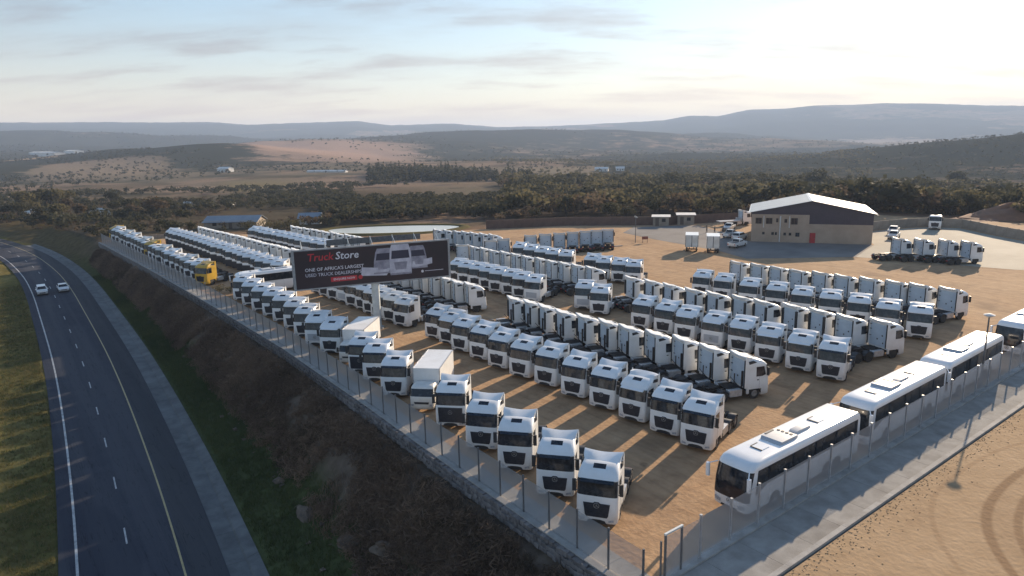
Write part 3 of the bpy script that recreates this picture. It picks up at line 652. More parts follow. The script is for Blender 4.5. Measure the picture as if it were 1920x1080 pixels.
# ------------------------------------------------------------------ vehicles
def outline(xfr, xb, hw, r, z, bulge=0.03, n=5):
    pts = [(xb, -hw, z)]
    for k in range(n + 1):
        a = -math.pi / 2 + (math.pi / 2) * k / n; pts.append((xfr - r + r * math.cos(a), -hw + r + r * math.sin(a), z))
    for q in (-0.45, 0, 0.45): pts.append((xfr + bulge * (1 - q * q), q * (hw - r) * 1.6, z))
    for k in range(n + 1):
        a = (math.pi / 2) * k / n; pts.append((xfr - r + r * math.cos(a), hw - r + r * math.sin(a), z))
    pts.append((xb, hw, z)); return pts
NP = 2 * 6 + 3 + 2
def profile(tab, z):
    zs = [t[0] for t in tab]; return [float(np.interp(z, zs, [t[k] for t in tab])) for k in range(1, 5)]
def sect(tab, z):
    x0, xb, hw, r = profile(tab, z); return outline(x0, xb, hw, r, z)
def patch(tab, zs, i0, i1, eps):
    rows = []
    for z in zs:
        s = sect(tab, z); row = []
        for i in range(i0, i1 + 1):
            a, b_ = s[max(i - 1, 0)], s[min(i + 1, len(s) - 1)]; n = Vector((b_[1] - a[1], -(b_[0] - a[0]), 0)).normalized()
            row.append((s[i][0] + n.x * eps, s[i][1] + n.y * eps, z))
        rows.append(row)
    return MB().loft(rows, cap=False, closed=False)
def wheel_meshes(r, w, mat='rim_grey', seg=18):
    t = MB(); prof = [(r * .62, -w / 2), (r * .93, -w / 2), (r, -w / 2 + .05), (r, w / 2 - .05), (r * .93, w / 2), (r * .62, w / 2), (r * .60, w / 2 - .06), (r * .60, -w / 2 + .06)]
    secs = [[(p * math.cos(2 * math.pi * k / seg), q, p * math.sin(2 * math.pi * k / seg)) for p, q in prof] for k in range(seg + 1)]
    t.loft(secs, cap=False); tyre = t.mesh('wheel', 'rubber', 40)
    m_ = MB(); m_.cyl((0, -w / 2 + .05, 0), (0, w / 2 - .05, 0), r * .61, n=seg)
    m_.cyl((0, -w / 2 + .01, 0), (0, w / 2 - .01, 0), r * .25, n=8)
    for k in range(8):
        a = 2 * math.pi * k / 8; m_.cyl((r * .42 * math.cos(a), -w / 2 + .03, r * .42 * math.sin(a)), (r * .42 * math.cos(a), w / 2 - .03, r * .42 * math.sin(a)), r * .05, n=5)
    return tyre, m_.mesh('rim', mat, 30)
TY, RIM = wheel_meshes(0.51, 0.32); TYD, RIMD = wheel_meshes(0.51, 0.58)
def lowwheel(r, w):
    m_ = MB().cyl((0, -w / 2, 0), (0, w / 2, 0), r, n=12); return m_.mesh('wheel', 'rubber', 40)
TYL, TYDL = lowwheel(.51, .32), lowwheel(.51, .58)
CYT, CYR = wheel_meshes(0.35, 0.24, seg=14)

#        z     xfront  xback  halfw  corner r
def cab_tab(h=0.0, lowroof=False):
    t = [(0.95, 0.00, -2.25, 1.25, .22), (1.95, -.05, -2.25, 1.25, .24), (2.05, -.06, -2.25, 1.25, .25), (3.02, -.27, -2.25, 1.235, .26), (3.06, -.22, -2.25, 1.24, .26)]
    if lowroof: t += [(3.16, -.42, -2.25, 1.20, .30), (3.25, -.85, -2.2, 1.12, .32), (3.30, -1.3, -2.15, .98, .34)]
    else: t += [(3.22, -.36, -2.25, 1.215, .28), (3.40, -.62, -2.25, 1.17, .32), (3.55, -.98, -2.24, 1.10, .34), (3.64, -1.30, -2.22, 1.02, .36)]
    return t
LOWT = [(0.33, -.10, -.80, 1.17, .25), (0.42, 0.02, -.80, 1.23, .26), (0.95, 0.01, -.80, 1.249, .23)]
def star_emblem():
    m_ = MB(); n = 16
    secs = [[((.16 + .02 * math.cos(b_)) * 0 + .02 * math.sin(b_), (.16 + .02 * math.cos(b_)) * math.cos(a), (.16 + .02 * math.cos(b_)) * math.sin(a)) for b_ in (0, 1.57, 3.14, 4.71)] for a in [2 * math.pi * k / n for k in range(n + 1)]]
    m_.loft(secs, cap=False)
    for k in range(3):
        a = math.pi / 2 + 2 * math.pi * k / 3; b_ = a + math.pi / 2
        m_.add([(.015, .15 * math.cos(a), .15 * math.sin(a)), (.02, .03 * math.cos(b_), .03 * math.sin(b_)), (.02, -.03 * math.cos(b_), -.03 * math.sin(b_)), (-.01, 0, 0)], [(0, 1, 2), (0, 3, 1), (0, 2, 3)])
    return m_.mesh('emblem', 'rim_grey', 40)
EMB = star_emblem()
_cache = {}
def truck_spec(kind, lod):
    key = (kind, lod)
    if key in _cache: return _cache[key]
    paint = {'yellow': 'paint_yellow', 'cream': 'paint_cream'}.get(kind, 'paint_white')
    low = kind == 'low'; flatwing = kind in ('smooth', 'plain', 'yellow'); tab = cab_tab(lowroof=low); S = []
    def P(n, me, loc=(0, 0, 0), rz=0.0, subs=()): S.append((n, me, loc, rz, list(subs)))
    mb = MB(); mb.loft([sect(tab, z) for z in [t[0] for t in tab]]); mb.loft([sect(LOWT, z) for z in (.33, .42, .7, .949)])
    # sill and door step panels behind the wheel arch
    for s in (-1, 1):
        mb.box(-2.25, -2.02, s * 1.16 - .06, s * 1.16 + .06, .55, .95)
    blk = MB(); gls = MB(); lmp = MB()
    for s in (-1, 1):                      # wheel arches, vents, fine black trim
        secs = []
        for k in range(8):
            a = math.pi * (0.02 + .96 * k / 7); secs.append([(-1.42 + .62 * math.cos(a), s * .95, .51 + .62 * math.sin(a)), (-1.42 + .62 * math.cos(a), s * 1.24, .51 + .62 * math.sin(a)), (-1.42 + .57 * math.cos(a), s * 1.24, .51 + .57 * math.sin(a)), (-1.42 + .57 * math.cos(a), s * .95, .51 + .57 * math.sin(a))])
        blk.loft(secs)
        if not low: blk.prism([(-1.36, 3.36), (-2.10, 3.22), (-2.14, 3.46), (-1.66, 3.53)], 'y', s * 1.13, s * 1.246)
        if lod == 0:
            blk.box(-1.03, -1.02, s * 1.252 - .004, s * 1.252 + .004, 1.0, 2.1); blk.box(-1.28, -1.1, s * 1.252 - .03, s * 1.252 + .03, 1.72, 1.80)
        win = [(-.40, 2.18), (-.75, 2.06), (-1.36, 2.06), (-1.38, 2.94), (-.60, 2.94)]
        if kind == 'nofair': blk.box(-2.42, -2.2, s * 1.10 - .12, s * 1.10 + .13, 1.3, 3.3)
        if lod == 2: gls.prism(win, 'y', s * 1.225, s * 1.256); blk.box(-.36, -.24, s * 1.42 - .11, s * 1.42 + .11, 2.12, 2.88)
        if lod: lmp.prism([(s * .72, .50), (s * 1.03, .54), (s * 1.03, .68), (s * .72, .62)], 'x', -.02, .045)
    blk.box(-2.27, -2.255, -.5, -.35, 2.2, 2.35).box(-2.27, -2.255, .1, .25, 1.75, 1.9).box(-2.27, -2.255, -.62, -.5, 1.45, 1.6).box(-2.3, -2.255, .95, 1.18, 2.0, 2.06).box(-2.3, -2.255, .95, 1.18, 2.7, 2.76).box(-2.3, -2.255, .95, 1.18, 3.2, 3.26)
    blk.prism([(-.62, .37), (.62, .37), (.50, .56), (.22, .62), (-.22, .62), (-.50, .56)], 'x', .0, .052)
    if lod == 2: gls.box(-1.15, -.85, -.36, .36, 3.44, 3.60)
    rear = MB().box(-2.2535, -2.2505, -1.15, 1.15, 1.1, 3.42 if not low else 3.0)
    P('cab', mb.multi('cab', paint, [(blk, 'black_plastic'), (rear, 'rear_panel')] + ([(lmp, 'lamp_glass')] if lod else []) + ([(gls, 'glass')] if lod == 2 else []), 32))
    P('windscreen', patch(tab, (2.07, 2.3, 2.6, 2.85, 3.0), 3, 13, .008).mesh('windscreen', 'glass', 60))
    gz0, gz1 = .76, 1.64
    m_ = MB()
    if kind == 'black': m_.prism([(-.95, .66), (.95, .66), (1.0, 1.9), (-1.0, 1.9)], 'x', .0, .05)
    elif kind == 'darklow': m_.prism([(-1.14, .36), (1.14, .36), (1.16, 1.62), (-1.16, 1.62)], 'x', -.1, .05)  # grille and the shadow beneath it painted as one dark panel
    elif kind == 'plain': m_.prism([(-.80, .85), (.80, .85), (.84, 1.62), (-.84, 1.62)], 'x', .0, .045)
    else: m_.prism([(-.62, gz0), (.62, gz0), (.70, gz0 + .12), (.80, gz1), (.22, gz1), (.12, gz1 + .08), (-.12, gz1 + .08), (-.22, gz1), (-.80, gz1), (-.70, gz0 + .12)], 'x', .0, .045)
    if lod < 2 and kind != 'plain':
        for k in range(5):
            z = gz0 + .12 + k * .155; w = .70 + .018 * k; m_.box(.045, .066, -w, w, z, z + .045)
    gm = m_.mesh('grille', 'grey_panel' if kind == 'plain' else 'grille_dark')
    P('grille', gm, subs=[('emblem', EMB, (.075, 0, 1.52 if kind != 'plain' else 1.25), 0)] if lod == 0 else [])
    if lod == 0: P('wipers', MB().cyl((-.03, -.75, 2.07), (-.10, -.15, 2.45), .014, n=4).cyl((-.03, 0, 2.07), (-.10, .6, 2.45), .014, n=4).mesh('wipers', 'black_plastic')); P('sun_visor', MB().prism([(-.20, 2.98), (.06, 2.93), (.07, 2.96), (-.18, 3.07)], 'y', -1.0, 1.0).mesh('sun_visor', 'glass' if kind in ('star', 'black') else paint))
    if lod < 2:
        for s in (-1, 1):
            if lod == 0: P('headlight', MB().prism([(s * .72, .50), (s * 1.03, .54), (s * 1.03, .68), (s * .72, .62)], 'x', -.02, .045).mesh('headlight', 'lamp_glass'))
            P('side_window', MB().prism(win, 'y', s * 1.225, s * 1.256).mesh('side_window', 'glass'))
            g_ = MB().box(-.36, -.24, s * 1.42 - .11, s * 1.42 + .11, 2.12, 2.88).box(-.33, -.27, min(s * 1.22, s * 1.42), max(s * 1.22, s * 1.42), 2.80, 2.84).box(-.33, -.27, min(s * 1.22, s * 1.42), max(s * 1.22, s * 1.42), 2.16, 2.20)
            P('mirror', g_.mesh('mirror', 'black_plastic'))
        if not low:
            P('roof_hatch', MB().add([(-.80, -.38, 3.50), (-.80, .38, 3.50), (-1.16, .38, 3.635), (-1.16, -.38, 3.635), (-.80, -.38, 3.46), (-.80, .38, 3.46), (-1.16, .38, 3.56), (-1.16, -.38, 3.56)], [(0, 1, 2, 3), (0, 4, 5, 1), (1, 5, 6, 2), (2, 6, 7, 3), (3, 7, 4, 0)]).mesh('roof_hatch', 'glass'))
        else: P('roof_hatch', MB().box(-1.7, -1.2, -.38, .38, 3.27, 3.34).mesh('roof_hatch', 'glass'))
    # roof wing and side fairings
    fz = 3.0 if low else 3.93
    fair = [(MB().prism([(-2.20, 1.15), (-2.50, 1.15), (-2.50, fz - .2), (-2.42, fz), (-2.20, fz - .25)], 'y', s * 1.20, s * 1.235), MB().box(-2.56, -2.501, min(s * 1.12, s * 1.235), max(s * 1.12, s * 1.235), 1.15, fz - .3)) for s in (-1, 1)]
    if not low:
        m_ = MB(); n = 8; secs = []
        for k in range(n + 1):
            q = -1 + 2 * k / n; y = q * 1.20; top = 3.86 - .10 * abs(q) ** 3 if flatwing else 3.82 + .13 * abs(q) ** 1.6; x1 = -2.42
            secs.append([(-1.36 - .12 * q * q, y * .86, 3.60 - .22 * abs(q) ** 5), (-1.85, y * .95, 3.72 + .08 * abs(q)), (x1, y, top), (x1 - .06, y, top - .05), (x1 + .1, y, 3.55 - .1 * abs(q)), (-1.40 - .12 * q * q, y * .86, 3.50 - .22 * abs(q) ** 5)])
        m_.loft(secs)
        lips = MB()
        if lod == 2 and kind != 'nofair':
            for f_, l_ in fair: m_.add(f_.v, f_.f); lips.add(l_.v, l_.f)
        P('roof_wing', m_.multi('roof_wing', paint, [(lips, 'black_plastic')], 40))
    if lod < 2 and kind != 'nofair':
        for f_, l_ in fair: P('side_fairing', f_.multi('side_fairing', paint, [(l_, 'black_plastic')]))
    # frame, running gear
    m_ = MB()
    for s in (-1, 1): m_.box(-6.55, -.7, s * .42 - .05, s * .42 + .05, .72, 1.0)
    for x in (-2.6, -3.6, -4.6, -5.6, -6.5): m_.box(x - .06, x + .06, -.4, .4, .78, .95)
    m_.box(-3.9, -2.5, -.8, .8, 1.0, 1.05).box(-4.5, -4.35, -.55, .55, .95, 1.02)
    m_.cyl((-1.42, -1.0, .51), (-1.42, 1.0, .51), .09, n=6).cyl((-4.55, -.9, .51), (-4.55, .9, .51), .13, n=6).cyl((-5.9, -.9, .51), (-5.9, .9, .51), .13, n=6)
    m_.box(-2.0, -.5, -.8, .8, .6, 1.2)
    if lod == 0: m_.cyl((-2.55, -.9, 1.2), (-2.55, -.9, 2.6), .1, n=8).cyl((-2.5, .3, 1.05), (-2.5, .3, 2.0), .05, n=6).cyl((-2.5, -.3, 1.05), (-3.2, -.1, 1.9), .03, n=5)
    tl = MB().box(-6.62, -6.55, -1.1, -.7, .72, .84).box(-6.62, -6.55, .7, 1.1, .72, .84)
    ex = [(tl, 'red_lamp')]
    guards = []
    for s in (-1, 1):
        g_ = MB(); secs = []
        for cx in (-4.55, -5.9):
            for k in range(7):
                a = math.pi * (.12 + .76 * k / 6); secs.append([(cx + .60 * math.cos(a), s * .62, .51 + .60 * math.sin(a)), (cx + .60 * math.cos(a), s * 1.24, .51 + .60 * math.sin(a)), (cx + .57 * math.cos(a), s * 1.24, .51 + .57 * math.sin(a)), (cx + .57 * math.cos(a), s * .62, .51 + .57 * math.sin(a))])
        g_.loft(secs); guards.append(g_)
    tanks = [MB().prism([(-2.75, .45), (-3.9, .45), (-3.95, .55), (-3.95, .98), (-3.9, 1.05), (-2.75, 1.05), (-2.7, .98), (-2.7, .55)], 'y', s * .62, s * 1.2) for s in (-1, 1)]
    if lod == 1: ex += [(guards[0], 'black_plastic'), (guards[1], 'black_plastic')]
    if lod == 2:
        w_ = MB()
        for s in (-1, 1):
            w_.cyl((-1.42, s * .87, .51), (-1.42, s * 1.19, .51), .51, n=10)
            for x in (-4.55, -5.9): w_.cyl((x, s * .64, .51), (x, s * 1.22, .51), .51, n=10)
        ex += [(w_, 'rubber'), (tanks[0], 'alu'), (tanks[1], 'alu')]
    P('chassis', m_.multi('chassis', 'chassis', ex))
    if lod < 2:
        P('fifth_wheel', MB().prism([(-4.65, -.45), (-5.3, -.5), (-5.75, -.38), (-5.75, -.12), (-5.3, -.05), (-5.3, .05), (-5.75, .12), (-5.75, .38), (-5.3, .5), (-4.65, .45)], 'z', 1.16, 1.24).box(-5.4, -4.9, -.4, .4, 1.0, 1.16).mesh('fifth_wheel', 'chassis'))
        for t_ in tanks: P('fuel_tank', t_.mesh('fuel_tank', 'alu'))
    if lod == 0:
        for g_ in guards: P('mudguard', g_.mesh('mudguard', 'black_plastic', 40))
    for s in (-1, 1):
        if lod == 0:
            P('wheel', TY, (-1.42, s * 1.03, .51), 0, [('rim', RIM, (0, 0, 0), 0)])
            for x in (-4.55, -5.9): P('wheel', TYD, (x, s * .93, .51), 0, [('rim', RIMD, (0, 0, 0), 0)])
        elif lod == 1:
            P('wheel', TYL, (-1.42, s * 1.03, .51))
            for x in (-4.55, -5.9): P('wheel', TYDL, (x, s * .93, .51))
    _cache[key] = S; return S
def truck(x, y, heading, kind, lod, label, group):
    name = {'yellow': 'yellow_truck'}.get(kind, 'tractor_unit')
    t = thing(name, label, 'truck', (x, y, 0.0), R(heading + random.uniform(-2.6, 2.6)), group)
    spawn(truck_spec(kind, lod), t); return t

def row(pts, heading, lod, labelf, group, ref='front', kinds=None, n=None, jit=.28):
    """pts: list of (x, y) or two end points with n; ref 'spot' is the vent on the cab's right side, 'wb' the windscreen foot"""
    if n: pts = [(pts[0][0] + (pts[1][0] - pts[0][0]) * k / (n - 1), pts[0][1] + (pts[1][1] - pts[0][1]) * k / (n - 1)) for k in range(n)]
    h = R(heading); c, s = math.cos(h), math.sin(h)
    for k, (x, y) in enumerate(pts):
        if ref == 'spot': lx, ly = 1.75, 1.2
        elif ref == 'rear': lx, ly = 2.4, 0.0
        else: lx, ly = 0.05, 0.0
        X = x + c * lx - s * ly + random.uniform(-jit, jit); Y = y + s * lx + c * ly + random.uniform(-jit, jit) * .4
        kd = (kinds or {}).get(k) or ('smooth' if random.random() < .22 else 'star'); lab = labelf(k, kd); truck(X, Y, heading, kd, lod, lab, group)

def LB(tail, extra=None):
    def f(k, kd):
        a = {'star': 'white tractor unit', 'plain': 'white tractor unit with pale grille', 'black': 'black-fronted white tractor unit', 'low': 'low-roofed white tractor unit', 'smooth': 'white tractor unit', 'nofair': 'white tractor unit', 'darklow': 'white tractor unit', 'yellow': 'yellow truck', 'cream': 'cream tractor unit'}[kd]
        return f'{ordn(k)} {a} {tail}' if kd != 'plain' else f'{ordn(k)} white tractor unit, pale grille, {tail}'
    return f

# --- box trucks (two stand in the fence row)
def box_truck(x, y, heading, label):
    t = thing('box_truck', label, 'box truck', (x, y, 0), R(heading))
    tab = [(0.55, 0, -1.75, 1.02, .18), (1.35, -.03, -1.75, 1.04, .2), (1.42, -.05, -1.75, 1.04, .2), (2.10, -.35, -1.75, 1.0, .22), (2.22, -.50, -1.72, .95, .25), (2.30, -.8, -1.6, .85, .28)]
    mb = MB(); mb.loft([sect(tab, q[0]) for q in tab]); mb.loft([sect([(0.32, -.05, -.55, .98, .2), (0.5, .03, -.55, 1.03, .2), (.56, .03, -.55, 1.03, .2)], z) for z in (.32, .5, .56)])
    obj('cab', mb.mesh('cab', 'paint_cream', 32), t)
    obj('windscreen', patch(tab, (1.45, 1.75, 2.06), 3, 13, .008).mesh('windscreen', 'glass', 60), t)
    obj('grille', MB().prism([(-.6, .8), (.6, .8), (.65, .98), (-.65, .98)], 'x', 0, .05).mesh('grille', 'grille_dark'), t)
    for s in (-1, 1):
        obj('headlight', MB().prism([(s * .68, .62), (s * .95, .62), (s * .95, .78), (s * .68, .78)], 'x', 0, .05).mesh('headlight', 'lamp_glass'), t)
        obj('side_window', MB().prism([(-.45, 1.45), (-1.35, 1.45), (-1.35, 2.05), (-.62, 2.05)], 'y', s * 1.01, s * 1.05).mesh('side_window', 'glass'), t)
        obj('mirror', MB().box(-.32, -.22, s * 1.2 - .09, s * 1.2 + .09, 1.4, 1.85).box(-.29, -.25, min(s, s * 1.2), max(s, s * 1.2), 1.75, 1.79).mesh('mirror', 'black_plastic'), t)
    bx = MB().box(-7.4, -1.95, -1.22, 1.22, 1.0, 3.35)
    b = obj('cargo_box', bx.mesh('cargo_box', 'paint_white'), t)
    obj('corner_trim', MB().box(-7.41, -1.94, -1.235, -1.15, 3.30, 3.365).box(-7.41, -1.94, 1.15, 1.235, 3.30, 3.365).box(-1.95, -1.93, -1.235, 1.235, .98, 1.1).box(-1.95, -1.93, -1.235, -1.15, 1.1, 3.36).box(-1.95, -1.93, 1.15, 1.235, 1.1, 3.36).mesh('corner_trim', 'alu'), b)
    obj('chassis', MB().box(-7.2, -.5, -.5, -.4, .7, .95).box(-7.2, -.5, .4, .5, .7, .95).box(-7.3, -2, -.9, .9, .92, 1.0).cyl((-1.1, -.85, .45), (-1.1, .85, .45), .08, n=6).cyl((-5.6, -.8, .45), (-5.6, .8, .45), .1, n=6).mesh('chassis', 'chassis'), t)
    for s in (-1, 1):
        for xx, w, me_ in ((-1.1, .88, TY), (-5.6, .80, TYD)):
            o = obj('wheel', me_, t, (xx, s * w, .45), 0, .88); obj('rim', RIM if me_ is TY else RIMD, o)
    return t

# --- the fence row
F1 = [(2.9, 3.4), (3.1, 7.4), (3.3, 11.9), (3.4, 16.1), (3.9, 21.1), (3.9, 25.7), (3.6, 30.2), (4.1, 35.0), (4.1, 38.3), (4.5, 41.9), (4.4, 46.4), (4.3, 50.4), (4.6, 54.8), (4.9, 59.2), (5.0, 63.6), (4.9, 67.4), (4.7, 71.3), (4.7, 75.7), (4.7, 80.2)]
kf = {4: 'black', 8: 'black', 11: 'plain'}
for k, (x, y) in enumerate(F1):
    hd = 217 + min(k, 6) * 1.2
    if k in (5, 9):
        box_truck(x, y, hd + 2, 'white box truck in the fence row between a black-fronted truck and a white one' if k == 5 else 'white box truck in the fence row standing below the billboard')
        continue
    kd = kf.get(k, 'star' if k < 9 else 'smooth'); truck(x, y, hd, kd, 0 if k < 12 else 1, LB('from the fence corner along the roadside fence')(k, kd), 'row along the roadside fence')
L1y = np.linspace(97, 171, 23)
for k, y in enumerate(L1y):
    kd = {0: 'yellow', 11: 'yellow', 22: 'yellow'}.get(k, ('low', 'star', 'low', 'cream', 'low')[k % 5])
    truck(3.3 - 2.7 * k / 22 + random.uniform(-.2, .2), y, 212, kd, 2 if k else 1, LB('of the mixed far fence row from the billboard')(k, kd), 'mixed trucks at the far end of the fence')

# --- near block, rows two to seven
R2 = [(15.9, 6.0), (15.9, 9.3), (15.9, 12.7), (16.0, 16.1), (15.7, 19.7), (15.5, 23.3), (15.5, 26.8), (15.6, 30.5), (15.6, 34.0), (15.6, 37.6), (15.8, 40.9), (15.8, 43.8)]
row(R2, 197, 0, LB('from the coaches in the second row, facing the fence'), 'second row of the near block')
R3 = [(25.9, 40.8), (26.2, 38.0), (26.5, 34.9), (26.4, 31.8), (26.6, 28.7), (26.6, 25.4), (26.8, 22.4), (27.0, 19.2), (27.4, 16.1), (27.5, 12.8), (27.6, 9.5)][::-1]
row(R3, -21, 0, LB('from the coaches in the third row, facing away'), 'third row of the near block', 'spot', {k: 'nofair' for k in range(5, 11)})
R4 = [(37.0, 31.1), (37.1, 27.5), (37.0, 24.3), (36.8, 20.8), (37.2, 17.6), (36.9, 14.0), (36.7, 10.5), (36.6, 7.2)][::-1]
row(R4, 196, 0, LB('from the coaches in the fourth row, facing the fence'), 'fourth row of the near block', 'wb', {4: 'plain'})
R5 = [(45.8, 39.7), (46.1, 36.2), (46.1, 32.7), (46.0, 29.1), (46.2, 26.0), (46.6, 22.8), (46.7, 19.6), (47.0, 16.3), (47.2, 13.1), (47.2, 10.0), (47.7, 6.9)][::-1]
row(R5, -18, 1, LB('from the coaches in the fifth row, facing away'), 'fifth row of the near block', 'spot', {k: 'nofair' for k in range(2, 11)})
R6 = [(55.3, 36.6), (55.3, 33.0), (55.4, 28.7), (55.5, 24.9), (55.6, 21.3), (56.0, 17.9), (56.2, 14.6), (56.2, 11.2), (56.4, 7.8)][::-1]
row(R6, 199.5, 1, LB('from the coaches in the sixth row, facing the fence'), 'sixth row of the near block', 'wb', {k: 'smooth' for k in range(9)})
R7 = [(66.1, 36.7), (66.4, 33.4), (66.6, 30.1), (66.7, 27.0), (67.2, 24.0), (67.4, 20.8), (68.0, 17.8), (68.1, 14.6), (68.6, 11.7), (69.1, 8.6)][::-1]
row(R7, -15, 1, LB('from the coaches in the seventh row, facing away'), 'seventh row of the near block', 'spot')
R8 = [(106.2, 32.5), (107.7, 29.2), (109.2, 26.0), (110.2, 22.6)][::-1]
row(R8, -28, 1, LB('from the coaches among four on the concrete apron'), 'four trucks on the concrete apron', 'rear')

# --- middle block behind the billboard
U1 = [(15.4, 51.3), (15.4, 54.1), (15.5, 56.9), (15.4, 59.7), (15.4, 62.5), (15.4, 65.3), (15.4, 68.3), (15.3, 71.2), (15.3, 74.1), (15.3, 77.0)]
row(U1, 198, 1, LB('of the row below the billboard, counted from its pole'), 'row below the billboard', 'wb', {**{k: 'smooth' for k in range(10)}, 6: 'plain'})
U2 = [(26.9 - .1 * k, 51.4 + 2.9 * k) for k in range(9)]
row(U2, -17, 1, LB('of the row facing away behind the billboard pole'), 'row behind the billboard pole', 'spot')
M1 = [(36.1, 50.4), (36.1, 53.2), (35.9, 56.0), (35.8, 58.8), (35.7, 61.5), (35.6, 64.2), (35.4, 66.9), (35.3, 69.7)]
row(M1, 205, 1, LB("of the row just beyond the billboard, facing the fence"), 'row beyond the lower corner of the billboard', 'wb', {**{k: 'smooth' for k in range(8)}, 0: 'plain'})
M2 = [(46.9 - .1 * k, 48.6 + 2.95 * k) for k in range(11)]
row(M2, -17, 1, LB('of the middle block row facing away'), 'middle block row facing away', 'spot')
M3 = [(54.8, 48.7), (54.2, 51.5), (53.9, 54.5), (54.1, 57.5), (53.8, 63.3), (53.4, 66.5), (53.4, 69.5), (53.4, 72.7), (53.8, 76.2)]
row(M3, 210, 1, LB('of the broken middle row by the open sand'), 'broken middle row by the open sand', 'wb')
pair = [(38.1, 39.0), (38.5, 42.6)]
row(pair, 213, 1, LB('of two standing alone between the two blocks'), 'two trucks between the blocks', 'wb', {0: 'star', 1: 'plain'})
M6 = [(79.6, 78.6), (76.9, 79.4), (74.2, 80.1), (71.5, 80.9), (68.6, 81.7), (65.5, 82.6), (62.5, 83.4), (56.0, 83.6), (53.0, 83.8), (45.6, 83.0)]
row(M6, 48, 1, LB('of the angled row at the back of the yard'), 'angled row at the back of the yard', 'rear')
M5 = [(57.8 - .6 * k, 88.6 + 2.6 * k) for k in range(7)]
row(M5, -16, 2, LB('of the short row before the pond'), 'short row before the pond', 'spot')

# --- far block left of the billboard
row([(13.4, 90.2), (10.0, 153.0)], 222, 2, LB('of the long far row facing the fence'), 'long far row facing the fence', 'wb', {k: 'darklow' for k in range(22)}, n=22)
row([(20.3, 99.8), (16.5, 151.5)], -17, 2, LB('of the long far row facing away'), 'long far row facing away', 'spot', n=18)
row([(28.3, 107.5), (25.3, 141.7)], 208, 2, LB('of the farther row facing the fence'), 'farther row facing the fence', 'wb', {k: 'darklow' for k in range(12)}, n=12)
row([(36.6, 105.2), (33.3, 135.0)], -17, 2, LB('of the farthest row facing away'), 'farthest row facing away', 'spot', n=11)
# long chassis wheels seen under the long far row come with its trucks

